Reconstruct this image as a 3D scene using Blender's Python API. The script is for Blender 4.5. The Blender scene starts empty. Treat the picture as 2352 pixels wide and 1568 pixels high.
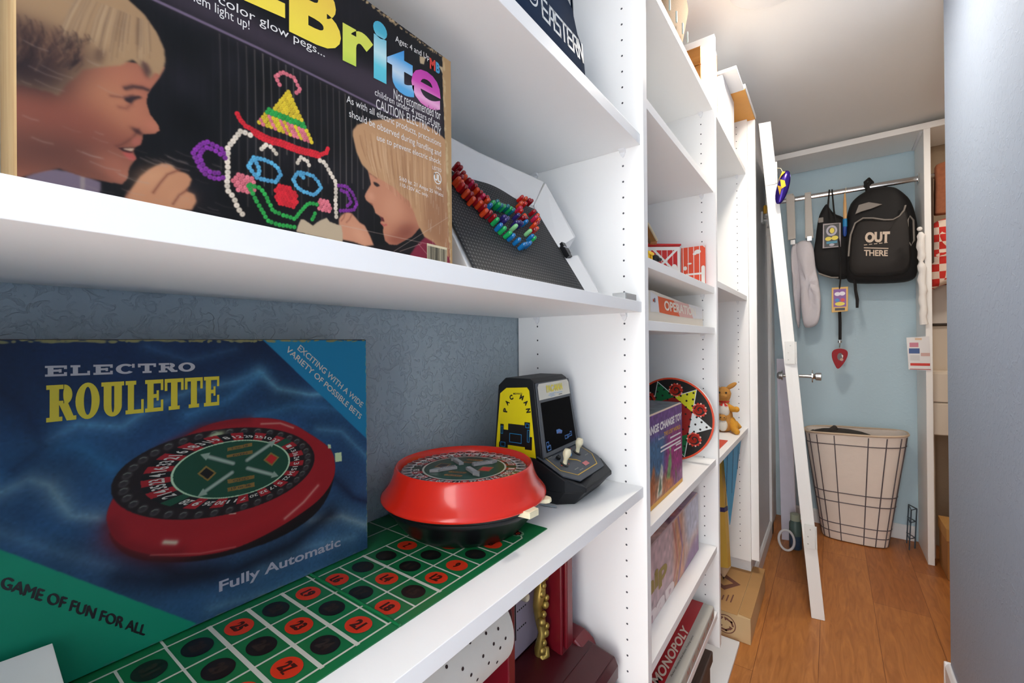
import bpy, bmesh, math, random
import numpy as np
from mathutils import Vector, Matrix
random.seed(7)
SC = bpy.context.scene
COL = SC.collection
H = 1.15                      # height of the eye above the floor; the model is laid out from the eye and lifted at the end

# ---------------------------------------------------------------- camera
cam_data = bpy.data.cameras.new('camera')
cam_data.sensor_width = 36.0
cam_data.lens = 36.0 * 1003.44 / 2352.0
cam_data.clip_start = 0.01
cam = bpy.data.objects.new('camera', cam_data)
COL.objects.link(cam)
def cam_axes(yaw, pitch, roll):
    d0 = Vector((-math.sin(yaw), math.cos(yaw), 0)); r0 = Vector((math.cos(yaw), math.sin(yaw), 0)); u0 = Vector((0, 0, 1))
    d = d0*math.cos(pitch) + u0*math.sin(pitch); u = u0*math.cos(pitch) - d0*math.sin(pitch)
    return r0*math.cos(roll) + u*math.sin(roll), u*math.cos(roll) - r0*math.sin(roll), -d
r_, u_, b_ = cam_axes(0.63072, 0.0025, -0.0086)
cam.matrix_world = Matrix(((r_.x, u_.x, b_.x, 0), (r_.y, u_.y, b_.y, 0), (r_.z, u_.z, b_.z, 0), (0, 0, 0, 1)))
SC.camera = cam

# ---------------------------------------------------------------- light and exposure
world = bpy.data.worlds.new('world'); SC.world = world
world.use_nodes = True
bg = world.node_tree.nodes['Background']
bg.inputs[0].default_value = (1.0, 0.985, 0.965, 1); bg.inputs[1].default_value = 7.6
SC.view_settings.view_transform = 'Standard'; SC.view_settings.look = 'None'
SC.view_settings.gamma = 1.0; SC.view_settings.use_curve_mapping = False
SC.view_settings.exposure = 0.0
SC.cycles.max_bounces = 14; SC.cycles.diffuse_bounces = 8
LAMP = (-0.125, 1.56)
LAMP_GLOW = 190.0              # the lamps are their own glowing diffusers (built below)
ADDED_LAMP = (0.80, 2.62); ADDED_GLOW = 100.0  # second lamp is unseen, added to brighten the far end
# the closet is open behind the camera: the world is the bright bedroom that shines in from there

# ---------------------------------------------------------------- materials
def lin(c):
    c = np.asarray(c, float)/255.0
    return np.where(c <= 0.04045, c/12.92, ((c+0.055)/1.055)**2.4)
def L4(c): return tuple(float(x) for x in lin(c)) + (1.0,)
MATS = {}
def mat(name, rgb, rough=0.5, metal=0.0, spec=0.5, var=0.0, vscale=30.0, bump=0.0, bscale=60.0, bdist=0.002, trans=0.0, coat=0.0, alpha=1.0, emit=0.0, ior=1.45):
    if name in MATS: return MATS[name]
    m = bpy.data.materials.new(name); m.use_nodes = True; nt = m.node_tree; b = nt.nodes['Principled BSDF']
    b.inputs['Base Color'].default_value = L4(rgb); b.inputs['Roughness'].default_value = rough; b.inputs['Metallic'].default_value = metal
    b.inputs['Specular IOR Level'].default_value = spec; b.inputs['Transmission Weight'].default_value = trans; b.inputs['IOR'].default_value = ior
    b.inputs['Coat Weight'].default_value = coat; b.inputs['Alpha'].default_value = alpha
    if emit: b.inputs['Emission Color'].default_value = L4(rgb); b.inputs['Emission Strength'].default_value = emit
    tc = nt.nodes.new('ShaderNodeTexCoord')
    if var > 0:
        n = nt.nodes.new('ShaderNodeTexNoise'); n.inputs['Scale'].default_value = vscale; n.inputs['Detail'].default_value = 4
        nt.links.new(tc.outputs['Object'], n.inputs['Vector'])
        mx = nt.nodes.new('ShaderNodeMix'); mx.data_type = 'RGBA'
        c = lin(rgb); mx.inputs['A'].default_value = tuple(np.clip(c*(1-var), 0, 1)) + (1,); mx.inputs['B'].default_value = tuple(np.clip(c*(1+var), 0, 1)) + (1,)
        nt.links.new(n.outputs['Fac'], mx.inputs['Factor']); nt.links.new(mx.outputs['Result'], b.inputs['Base Color'])
    if bump > 0:
        n = nt.nodes.new('ShaderNodeTexNoise'); n.inputs['Scale'].default_value = bscale; n.inputs['Detail'].default_value = 3
        nt.links.new(tc.outputs['Object'], n.inputs['Vector'])
        bp = nt.nodes.new('ShaderNodeBump'); bp.inputs['Strength'].default_value = bump; bp.inputs['Distance'].default_value = bdist
        nt.links.new(n.outputs['Fac'], bp.inputs['Height']); nt.links.new(bp.outputs['Normal'], b.inputs['Normal'])
    MATS[name] = m
    return m
def wall_mat(name, rgb, strength=0.5, scale=38.0):
    """painted drywall with a trowelled (knock-down) texture"""
    m = mat(name, rgb, rough=0.55, spec=0.35); nt = m.node_tree; b = nt.nodes['Principled BSDF']; tc = nt.nodes['Texture Coordinate']
    n = nt.nodes.new('ShaderNodeTexNoise'); n.inputs['Scale'].default_value = scale; n.inputs['Detail'].default_value = 5; n.inputs['Distortion'].default_value = 1.2
    r = nt.nodes.new('ShaderNodeValToRGB'); r.color_ramp.elements[0].position = 0.5; r.color_ramp.elements[1].position = 0.6
    n2 = nt.nodes.new('ShaderNodeTexNoise'); n2.inputs['Scale'].default_value = 420; n2.inputs['Detail'].default_value = 2
    ad = nt.nodes.new('ShaderNodeMath'); ad.operation = 'MULTIPLY_ADD'; ad.inputs[1].default_value = 0.25
    bp = nt.nodes.new('ShaderNodeBump'); bp.inputs['Strength'].default_value = strength; bp.inputs['Distance'].default_value = 0.0016
    nt.links.new(tc.outputs['Object'], n.inputs['Vector']); nt.links.new(tc.outputs['Object'], n2.inputs['Vector'])
    nt.links.new(n.outputs['Fac'], r.inputs['Fac']); nt.links.new(n2.outputs['Fac'], ad.inputs[0]); nt.links.new(r.outputs['Color'], ad.inputs[2])
    nt.links.new(ad.outputs[0], bp.inputs['Height']); nt.links.new(bp.outputs['Normal'], b.inputs['Normal'])
    return m
def wood_floor(name):
    m = mat(name, (178, 106, 52), rough=0.38, spec=0.4); nt = m.node_tree; b = nt.nodes['Principled BSDF']; tc = nt.nodes['Texture Coordinate']
    mp = nt.nodes.new('ShaderNodeMapping'); mp.inputs['Rotation'].default_value = (0, 0, math.pi/2)
    br = nt.nodes.new('ShaderNodeTexBrick'); br.offset = 0.37; br.inputs['Scale'].default_value = 1.0
    br.inputs['Brick Width'].default_value = 1.2; br.inputs['Row Height'].default_value = 0.185; br.inputs['Mortar Size'].default_value = 0.0010
    br.inputs['Mortar Smooth'].default_value = 0.3; br.inputs['Bias'].default_value = 0.0
    br.inputs['Color1'].default_value = L4((176, 112, 60)); br.inputs['Color2'].default_value = L4((202, 138, 78)); br.inputs['Mortar'].default_value = L4((124, 72, 40))
    mp2 = nt.nodes.new('ShaderNodeMapping'); mp2.inputs['Scale'].default_value = (9, 1.1, 1)
    n = nt.nodes.new('ShaderNodeTexNoise'); n.inputs['Scale'].default_value = 5; n.inputs['Detail'].default_value = 6; n.inputs['Distortion'].default_value = 1.5
    rp = nt.nodes.new('ShaderNodeValToRGB'); rp.color_ramp.elements[0].position = 0.25; rp.color_ramp.elements[1].position = 0.75
    rp.color_ramp.elements[0].color = L4((205, 190, 175)); rp.color_ramp.elements[1].color = L4((255, 250, 240))
    mx = nt.nodes.new('ShaderNodeMix'); mx.data_type = 'RGBA'; mx.blend_type = 'MULTIPLY'; mx.inputs['Factor'].default_value = 1.0
    nt.links.new(tc.outputs['Object'], mp.inputs['Vector']); nt.links.new(mp.outputs['Vector'], br.inputs['Vector'])
    nt.links.new(tc.outputs['Object'], mp2.inputs['Vector']); nt.links.new(mp2.outputs['Vector'], n.inputs['Vector'])
    nt.links.new(n.outputs['Fac'], rp.inputs['Fac']); nt.links.new(br.outputs['Color'], mx.inputs['A']); nt.links.new(rp.outputs['Color'], mx.inputs['B'])
    nt.links.new(mx.outputs['Result'], b.inputs['Base Color'])
    return m
def grain_mat(name, c1, c2, axis=1, stretch=14.0, rough=0.5):
    """wood or cardboard with a grain running along one axis"""
    m = mat(name, c1, rough=rough); nt = m.node_tree; b = nt.nodes['Principled BSDF']; tc = nt.nodes['Texture Coordinate']
    mp = nt.nodes.new('ShaderNodeMapping'); s = [stretch*6]*3; s[axis] = 6; mp.inputs['Scale'].default_value = s
    n = nt.nodes.new('ShaderNodeTexNoise'); n.inputs['Scale'].default_value = 1.0; n.inputs['Detail'].default_value = 5
    rp = nt.nodes.new('ShaderNodeValToRGB'); rp.color_ramp.elements[0].position = 0.3; rp.color_ramp.elements[1].position = 0.7
    rp.color_ramp.elements[0].color = L4(c1); rp.color_ramp.elements[1].color = L4(c2)
    nt.links.new(tc.outputs['Object'], mp.inputs['Vector']); nt.links.new(mp.outputs['Vector'], n.inputs['Vector'])
    nt.links.new(n.outputs['Fac'], rp.inputs['Fac']); nt.links.new(rp.outputs['Color'], b.inputs['Base Color'])
    return m
def print_mat(name, rough=0.35, spec=0.5):
    """printed paper: colour stored in the print's own colour attribute"""
    if name in MATS: return MATS[name]
    m = mat(name, (200, 200, 200), rough=rough, spec=spec); nt = m.node_tree
    a = nt.nodes.new('ShaderNodeVertexColor'); a.layer_name = 'ink'
    nt.links.new(a.outputs['Color'], nt.nodes['Principled BSDF'].inputs['Base Color'])
    return m
def ramp_mat(name, stops, z0, z1, rough=0.35):
    """ink that changes colour with height, as on the rainbow lettering"""
    m = mat(name, stops[0][1], rough=rough); nt = m.node_tree; b = nt.nodes['Principled BSDF']; tc = nt.nodes['Texture Coordinate']
    sp = nt.nodes.new('ShaderNodeSeparateXYZ'); mr = nt.nodes.new('ShaderNodeMapRange'); mr.inputs['From Min'].default_value = z0; mr.inputs['From Max'].default_value = z1
    rp = nt.nodes.new('ShaderNodeValToRGB')
    while len(rp.color_ramp.elements) < len(stops): rp.color_ramp.elements.new(0.5)
    for e, (p, c) in zip(rp.color_ramp.elements, stops): e.position = p; e.color = L4(c)
    nt.links.new(tc.outputs['Object'], sp.inputs[0]); nt.links.new(sp.outputs['Z'], mr.inputs['Value']); nt.links.new(mr.outputs['Result'], rp.inputs['Fac'])
    nt.links.new(rp.outputs['Color'], b.inputs['Base Color'])
    return m
WHITE = mat('white_laminate', (243, 243, 242), rough=0.42, spec=0.4, bump=0.03, bscale=300)
WHITE2 = mat('white_paint', (232, 233, 235), rough=0.5, spec=0.4, var=0.02, vscale=8)
BLACK = mat('black_plastic', (20, 21, 24), rough=0.35)
HOLE = mat('hole_dark', (84, 86, 90), rough=0.9, spec=0.1)
CHROME = mat('chrome', (205, 206, 208), rough=0.15, metal=1.0)
CREAM = mat('cream_plastic', (232, 222, 188), rough=0.35)
BLUEWALL = wall_mat('blue_wall_paint', (160, 174, 182), 0.75, 62)
BLUEWALL_R = wall_mat('blue_wall_paint_right', (160, 174, 194), 0.35, 52)
FARBLUE = wall_mat('pale_blue_wall_paint', (188, 212, 224), 0.15)
GREYWALL = wall_mat('grey_wall_paint', (224, 226, 230), 0.35)
BEIGEWALL = wall_mat('beige_wall_paint', (168, 148, 124), 0.2)
CEIL = mat('ceiling_paint', (246, 246, 245), rough=0.8, spec=0.2, bump=0.15, bscale=260)

# ---------------------------------------------------------------- mesh building
ROOTMAT = {}
class MB:
    """collects vertices and faces; build() links them as ONE mesh object"""
    def __init__(s): s.v = []; s.f = []; s.mi = []
    def add(s, vs, fs, m=0):
        o = len(s.v); s.v.extend([tuple(map(float, p)) for p in vs]); s.f.extend([tuple(i+o for i in f) for f in fs]); s.mi.extend([m]*len(fs)); return s
    def box(s, x0, x1, y0, y1, z0, z1, m=0, M=None):
        vs = [(x, y, z) for z in (z0, z1) for x, y in ((x0, y0), (x1, y0), (x1, y1), (x0, y1))]
        if M is not None: vs = [tuple(M @ Vector(p)) for p in vs]
        return s.add(vs, [(3, 2, 1, 0), (4, 5, 6, 7), (0, 1, 5, 4), (1, 2, 6, 5), (2, 3, 7, 6), (3, 0, 4, 7)], m)
    def prism(s, pts, vec, m=0):
        n = len(pts); vec = Vector(vec); a = [Vector(p) for p in pts]
        return s.add(a + [p+vec for p in a], [tuple(range(n))[::-1], tuple(range(n, 2*n))] + [(i, (i+1) % n, n+(i+1) % n, n+i) for i in range(n)], m)
    def loft(s, rings, m=0, cap=True, closed=True):
        n = len(rings[0]); vs = [p for r in rings for p in r]; fs = []
        for k in range(len(rings)-1):
            for i in range(n if closed else n-1):
                j = (i+1) % n; fs.append((k*n+i, k*n+j, (k+1)*n+j, (k+1)*n+i))
        if cap: fs.append(tuple(range(n))[::-1]); fs.append(tuple(range((len(rings)-1)*n, len(rings)*n)))
        return s.add(vs, fs, m)
    def lathe(s, prof, c=(0, 0, 0), n=48, m=0, M=None, cap=True):
        rings = []
        for r, z in prof:
            ring = [Vector((r*math.cos(2*math.pi*i/n), r*math.sin(2*math.pi*i/n), z)) for i in range(n)]
            if M is not None: ring = [M @ p for p in ring]
            rings.append([p + Vector(c) for p in ring])
        return s.loft(rings, m, cap)
    def tube(s, pts, r, n=8, m=0, closed=False, cap=True):
        pts = [Vector(p) for p in pts]; rings = []; k = len(pts); up = None
        rr = r if isinstance(r, (list, tuple)) else [r]*k
        for i, p in enumerate(pts):
            a = pts[(i-1) % k] if (closed or i > 0) else p; b = pts[(i+1) % k] if (closed or i < k-1) else p
            t = (b-a).normalized()
            if up is None: up = Vector((0, 0, 1)) if abs(t.z) < 0.9 else Vector((1, 0, 0))
            x = t.cross(up).normalized(); y = x.cross(t).normalized(); up = y
            rings.append([p + (x*math.cos(2*math.pi*j/n) + y*math.sin(2*math.pi*j/n))*rr[i] for j in range(n)])
        if closed: rings.append(rings[0]); cap = False
        return s.loft(rings, m, cap)
    def ball(s, c, rx, ry=None, rz=None, n=16, k=10, m=0, M=None):
        ry = rx if ry is None else ry; rz = rx if rz is None else rz; rings = []
        for a in range(1, k):
            t = math.pi*a/k
            ring = [Vector((rx*math.sin(t)*math.cos(2*math.pi*i/n), ry*math.sin(t)*math.sin(2*math.pi*i/n), -rz*math.cos(t))) for i in range(n)]
            if M is not None: ring = [M @ p for p in ring]
            rings.append([p + Vector(c) for p in ring])
        return s.loft(rings, m, True)
    def disc(s, c, ex, ey, r, n=20, m=0, r0=0.0):
        c, ex, ey = Vector(c), Vector(ex), Vector(ey)
        o = [c + (ex*math.cos(2*math.pi*i/n) + ey*math.sin(2*math.pi*i/n))*r for i in range(n)]
        if r0 <= 0: return s.add(o, [tuple(range(n))], m)
        q = [c + (ex*math.cos(2*math.pi*i/n) + ey*math.sin(2*math.pi*i/n))*r0 for i in range(n)]
        return s.add(o+q, [(i, (i+1) % n, n+(i+1) % n, n+i) for i in range(n)], m)
    def build(s, name, mats, parent=None, smooth=0, bevel=0.0, seg=2, local=False, origin=None, sub=0, solid=0.0):
        me = bpy.data.meshes.new(name)
        if not isinstance(mats, (list, tuple)): mats = [mats]
        vs = s.v
        if parent is not None and not local:
            inv = ROOTMAT[parent.name].inverted(); vs = [tuple(inv @ Vector(p)) for p in vs]
        loc = (0, 0, 0)
        if parent is None and not local:
            a = np.array(vs); loc = origin if origin is not None else tuple((a.min(0)[0:2] + a.max(0)[0:2])/2) + (a.min(0)[2],)
            vs = [tuple(np.array(p) - np.array(loc)) for p in vs]
        me.from_pydata(vs, [], s.f)
        for m in mats: me.materials.append(m)
        me.polygons.foreach_set('material_index', s.mi)
        me.validate(); me.update()
        bm = bmesh.new(); bm.from_mesh(me); bmesh.ops.recalc_face_normals(bm, faces=bm.faces) if smooth >= 0 else None; bm.to_mesh(me); bm.free()
        if smooth > 0:
            me.polygons.foreach_set('use_smooth', [True]*len(me.polygons)); me.set_sharp_from_angle(angle=math.radians(smooth))
        o = bpy.data.objects.new(name, me); COL.objects.link(o); o.location = loc
        ROOTMAT[o.name] = ROOTMAT[parent.name] if parent is not None else Matrix.Translation(loc)
        if parent is not None: o.parent = parent
        if solid: md = o.modifiers.new('solid', 'SOLIDIFY'); md.thickness = solid; md.offset = 0
        if bevel: md = o.modifiers.new('bevel', 'BEVEL'); md.width = bevel; md.segments = seg; md.limit_method = 'ANGLE'; md.angle_limit = math.radians(40)
        if sub: md = o.modifiers.new('sub', 'SUBSURF'); md.levels = sub; md.render_levels = sub
        return o
def tag(o, label, cat, group=None):
    o['label'] = label; o['category'] = cat
    if group: o['group'] = group
    return o
def thing(name, label, cat, loc=(0, 0, 0), rotz=0.0, group=None):
    o = bpy.data.objects.new(name, None); COL.objects.link(o); o.location = loc; o.rotation_euler = (0, 0, rotz); o.empty_display_size = 0.05
    ROOTMAT[o.name] = Matrix.Translation(loc) @ Matrix.Rotation(rotz, 4, 'Z')
    return tag(o, label, cat, group)
def struct(o): o['kind'] = 'structure'; return o
def V(*a): return Vector(a)
def smooth_outline(P_, n=3):
    P = np.array(P_, float)
    for _ in range(n): Q = np.roll(P, -1, 0); P = np.stack([.75*P+.25*Q, .25*P+.75*Q], 1).reshape(-1, 2)
    return P

# ---------------------------------------------------------------- lettering
GL = {}
def glyphs(text, bold=0.0):
    k = (text, bold)
    if k not in GL:
        cu = bpy.data.curves.new('t', 'FONT'); cu.body = text; cu.size = 1.0; cu.offset = bold; cu.resolution_u = 4
        ob = bpy.data.objects.new('t', cu); COL.objects.link(ob); bpy.context.view_layer.update()
        me = bpy.data.meshes.new_from_object(ob.evaluated_get(bpy.context.evaluated_depsgraph_get()))
        vs = np.array([v.co[:2] for v in me.vertices]); fs = [tuple(p.vertices) for p in me.polygons]
        bpy.data.objects.remove(ob); bpy.data.curves.remove(cu); bpy.data.meshes.remove(me)
        lo, hi = vs.min(0), vs.max(0); GL[k] = ((vs-lo)/np.maximum(hi-lo, 1e-6), fs, (hi-lo))
    return GL[k]
class Face:
    """a flat printed surface: a, b in millimetres along two directions from an origin, lift off the surface"""
    def __init__(s, O, A, B, N): s.O, s.A, s.B, s.N = Vector(O), Vector(A), Vector(B), Vector(N)
    def p(s, ab, lift=0.0): return s.O + s.A*(ab[0]*0.001) + s.B*(ab[1]*0.001) + s.N*(lift*0.001)
    def text(s, mb, t, bl, br, tl, m=0, lift=0.35, bold=0.0):
        vs, fs, _ = glyphs(t, bold); bl, br, tl = np.array(bl, float), np.array(br, float), np.array(tl, float)
        mb.add([s.p(bl + (br-bl)*v[0] + (tl-bl)*v[1], lift) for v in vs], fs, m)
    def poly(s, mb, pts, m=0, lift=0.3): mb.add([s.p(q, lift) for q in pts], [tuple(range(len(pts)))], m)
    def rect(s, mb, a0, a1, b0, b1, m=0, lift=0.3): s.poly(mb, [(a0, b0), (a1, b0), (a1, b1), (a0, b1)], m, lift)
    def line(s, mb, pts, w, m=0, lift=0.3, closed=False):
        P = [np.array(q, float) for q in pts]
        if closed: P.append(P[0])
        for a, b in zip(P[:-1], P[1:]):
            d = b-a; L = np.hypot(*d)
            if L < 1e-6: continue
            n = np.array((-d[1], d[0]))/L*w/2; e = d/L*w/2
            mb.add([s.p(q, lift) for q in (a-n-e, b-n+e, b+n+e, a+n-e)], [(0, 1, 2, 3)], m)
    def ell(s, mb, c, ra, rb, m=0, lift=0.3, n=24, ang=0.0, r0=0.0):
        ca, sa = math.cos(ang), math.sin(ang)
        ring = lambda k: [(c[0]+k*(ra*math.cos(t)*ca - rb*math.sin(t)*sa), c[1]+k*(ra*math.cos(t)*sa + rb*math.sin(t)*ca)) for t in [2*math.pi*i/n for i in range(n)]]
        if r0 <= 0: s.poly(mb, ring(1), m, lift)
        else: mb.add([s.p(q, lift) for q in ring(1)+ring(r0)], [(i, (i+1) % n, n+(i+1) % n, n+i) for i in range(n)], m)

# ---------------------------------------------------------------- printed pictures, painted cell by cell into a colour attribute
class Canvas:
    def __init__(s, a0, a1, b0, b1, res, rgb):
        s.a0, s.b0, s.res = a0, b0, res; s.w = int((a1-a0)/res)+1; s.h = int((b1-b0)/res)+1
        s.a1, s.b1 = a0+(s.w-1)*res, b0+(s.h-1)*res
        s.img = np.empty((s.h, s.w, 3)); s.img[:] = rgb
        s.A, s.B = np.meshgrid(a0+np.arange(s.w)*res, b0+np.arange(s.h)*res)
    def _win(s, lo, hi, pad):
        i0 = max(0, int((lo[0]-pad-s.a0)/s.res)); i1 = min(s.w, int((hi[0]+pad-s.a0)/s.res)+2); j0 = max(0, int((lo[1]-pad-s.b0)/s.res)); j1 = min(s.h, int((hi[1]+pad-s.b0)/s.res)+2)
        return None if i1 <= i0 or j1 <= j0 else (slice(j0, j1), slice(i0, i1))
    @staticmethod
    def blur(m, sg):
        if sg <= 0.05: return m
        k = int(3*sg)+1; x = np.arange(-k, k+1); g = np.exp(-x*x/(2*sg*sg)); g /= g.sum()
        p = np.pad(m, ((k, k), (0, 0)), mode='edge'); m = sum(g[i]*p[i:i+m.shape[0]] for i in range(2*k+1))
        p = np.pad(m, ((0, 0), (k, k)), mode='edge'); return sum(g[i]*p[:, i:i+m.shape[1]] for i in range(2*k+1))
    clip = None
    def set_clip(s, pts):
        if pts is None: s.clip = None; return
        k = s.img; s.img = np.zeros_like(k); s.clip = None; s.poly(pts, (1, 1, 1), .3); s.clip = s.img[..., 0].copy(); s.img = k
    def mix(s, W, mask, rgb, alpha):
        if s.clip is not None: mask = mask*s.clip[W]
        s.img[W] += (np.asarray(rgb, float) - s.img[W])*(np.clip(mask, 0, 1)*alpha)[..., None]
    def poly(s, pts, rgb, soft=0.0, alpha=1.0):
        P = np.array(pts, float); W = s._win(P.min(0), P.max(0), 3*soft+2*s.res)
        if W is None: return
        A, B = s.A[W], s.B[W]; m = np.zeros(A.shape, bool); n = len(P)
        for i in range(n):
            (x0, y0), (x1, y1) = P[i], P[(i+1) % n]
            if y0 == y1: continue
            c = ((y0 > B) != (y1 > B)); c &= A < (x1-x0)*(B-y0)/(y1-y0)+x0; m ^= c
        s.mix(W, s.blur(m.astype(float), max(soft/s.res, 0.55)), rgb, alpha)
    def ell(s, c, ra, rb, rgb, ang=0.0, soft=0.0, alpha=1.0):
        R = max(ra, rb); W = s._win((c[0]-R, c[1]-R), (c[0]+R, c[1]+R), 3*soft+2*s.res)
        if W is None: return
        x, y = s.A[W]-c[0], s.B[W]-c[1]; ca, sa = math.cos(ang), math.sin(ang); u, v = (x*ca+y*sa)/ra, (-x*sa+y*ca)/rb
        d = (np.hypot(u, v)-1)*min(ra, rb)
        s.mix(W, 1/(1+np.exp(np.clip(d/max(soft*0.6, s.res*0.3), -40, 40))), rgb, alpha)
    def stroke(s, pts, w, rgb, soft=0.0, alpha=1.0):
        P = np.array(pts, float); ww = w if isinstance(w, (list, tuple)) else [w]*len(P); W = s._win(P.min(0), P.max(0), max(ww)+3*soft+2*s.res)
        if W is None: return
        A, B = s.A[W], s.B[W]; best = np.full(A.shape, 1e9)
        for i in range(len(P)-1):
            d = P[i+1]-P[i]; L = max(d @ d, 1e-9); t = np.clip(((A-P[i][0])*d[0]+(B-P[i][1])*d[1])/L, 0, 1)
            q = np.hypot(A-P[i][0]-t*d[0], B-P[i][1]-t*d[1]) - (ww[i]+(ww[i+1]-ww[i])*t)/2; best = np.minimum(best, q)
        s.mix(W, 1/(1+np.exp(np.clip(best/max(soft*0.6, s.res*0.3), -40, 40))), rgb, alpha)
    def noise(s, amp, scale, seed=0, stretch=(1, 1), mask=None):
        rng = np.random.RandomState(seed); gw, gh = int(s.w*s.res/scale*stretch[0])+3, int(s.h*s.res/scale*stretch[1])+3; g = rng.randn(gh, gw)
        X = np.linspace(0, gw-2.001, s.w); Y = np.linspace(0, gh-2.001, s.h); xi, yi = X.astype(int), Y.astype(int); fx, fy = X-xi, (Y-yi)[:, None]
        fx = fx*fx*(3-2*fx); fy = fy*fy*(3-2*fy)
        v = (g[yi][:, xi]*(1-fx)+g[yi][:, xi+1]*fx)*(1-fy)+(g[yi+1][:, xi]*(1-fx)+g[yi+1][:, xi+1]*fx)*fy
        s.img *= (1+amp*v*(1 if mask is None else mask))[..., None]
    def build(s, name, face, m, parent, lift=0.2):
        mb = bpy.data.meshes.new(name); O = np.array(face.O); A = np.array(face.A)*0.001; B = np.array(face.B)*0.001; N = np.array(face.N)*0.001
        inv = np.array(ROOTMAT[parent.name].inverted())
        P = O + s.A.reshape(-1, 1)*A + s.B.reshape(-1, 1)*B + N*lift; P = P @ inv[:3, :3].T + inv[:3, 3]
        w, h = s.w, s.h; i = (np.arange(h-1)[:, None]*w + np.arange(w-1)).ravel(); F = np.stack([i, i+1, i+w+1, i+w], 1)
        mb.vertices.add(len(P)); mb.vertices.foreach_set('co', P.astype(np.float32).ravel())
        mb.loops.add(F.size); mb.loops.foreach_set('vertex_index', F.ravel().astype(np.int32))
        mb.polygons.add(len(F)); mb.polygons.foreach_set('loop_start', np.arange(0, F.size, 4, dtype=np.int32)); mb.polygons.foreach_set('loop_total', np.full(len(F), 4, np.int32))
        mb.update(calc_edges=True); at = mb.color_attributes.new('ink', 'FLOAT_COLOR', 'POINT')
        c = np.ones((len(P), 4), np.float32); c[:, :3] = lin(np.clip(s.img.reshape(-1, 3), 0, 255)); at.data.foreach_set('color', c.ravel())
        mb.materials.append(m); o = bpy.data.objects.new(name, mb); COL.objects.link(o); o.parent = parent; ROOTMAT[o.name] = ROOTMAT[parent.name]
        return o
PRINT = print_mat('printed_gloss', 0.45, 0.3); PRINT_M = print_mat('printed_matt', 0.6, 0.3)

# ================================================================ the room
FZ, CZ = -1.15, 1.14
def slab(name, x0, x1, y0, y1, z0, z1, m): return struct(MB().box(x0, x1, y0, y1, z0, z1).build(name, m))
slab('floor', -0.75, 1.4, -0.9, 3.45, FZ-0.04, FZ, wood_floor('wood_plank_floor'))
slab('ceiling', -0.75, 1.4, -0.9, 3.45, CZ, CZ+0.04, CEIL)
slab('wall_left', -0.68, -0.6055, -0.9, 2.24, FZ, CZ, BLUEWALL)
slab('wall_left_far', -0.68, -0.302, 2.24, 3.36, FZ, CZ, GREYWALL)
slab('wall_right', 0.308, 0.42, -0.9, 2.0, FZ, CZ, BLUEWALL_R)
slab('wall_right_back', 0.42, 1.4, 1.9, 2.0, FZ, CZ, BEIGEWALL)
slab('wall_far', -0.302, 0.402, 3.36, 3.45, FZ, CZ, FARBLUE)
slab('wall_far_right', 0.402, 1.4, 3.36, 3.45, FZ, CZ, BEIGEWALL)
slab('wall_right_far', 1.32, 1.4, 2.0, 3.36, FZ, CZ, BEIGEWALL)
def baseboard(name, pts, vec):
    struct(MB().prism(pts, vec).build(name, WHITE2, bevel=0.003))
def bb_profile(x, s, h): return [(x, 0, FZ), (x+s*0.014, 0, FZ), (x+s*0.014, 0, FZ+h-0.012), (x+s*0.006, 0, FZ+h), (x, 0, FZ+h)]
baseboard('baseboard_left', [(a, 2.245, c) for a, b, c in bb_profile(-0.302, 1, 0.085)], (0, 0.80, 0))
baseboard('baseboard_right', [(a, -0.898, c) for a, b, c in bb_profile(0.308, -1, 0.085)], (0, 2.9, 0))
baseboard('baseboard_far', [(-0.25, 3.36, FZ), (-0.25, 3.346, FZ), (-0.25, 3.346, FZ+0.073), (-0.25, 3.354, FZ+0.085), (-0.25, 3.36, FZ+0.085)], (0.63, 0, 0))
# rounded end of the right-hand baseboard
struct(MB().box(0.292, 0.42, 2.0, 2.012, FZ, FZ+0.085).build('trim_1', WHITE2, bevel=0.004))
# vertical casing strip on the left wall before the closet end
struct(MB().box(-0.302, -0.288, 2.98, 3.045, FZ, 0.62).build('trim_2', WHITE2, bevel=0.003))

# ---------------------------------------------------------------- ceiling lamp
def ceiling_lamp(label, xy, glow, nm):
    t = thing('ceiling_lamp', label, 'lamp', (xy[0], xy[1], 1.10))
    MB().lathe([(0.132, CZ-.0005), (0.136, CZ-.004), (0.136, 1.116), (0.128, 1.113)], (xy[0], xy[1], 0), 48).build('lamp_rim', WHITE2, t, smooth=40)
    MB().lathe([(0.127, 1.1185), (0.120, 1.1155), (0.10, 1.1135), (0.06, 1.1125), (0.001, 1.112)], (xy[0], xy[1], 0), 48, cap=False).build('diffuser', mat('lamp_glow'+nm, (255, 243, 228), emit=glow), t, smooth=50)
ceiling_lamp('round flush ceiling lamp, glowing white, above the shelves', LAMP, LAMP_GLOW, '')
ceiling_lamp('added unseen ceiling lamp, brightening the wider end of the closet behind the right wall', ADDED_LAMP, ADDED_GLOW, '_added')

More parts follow.
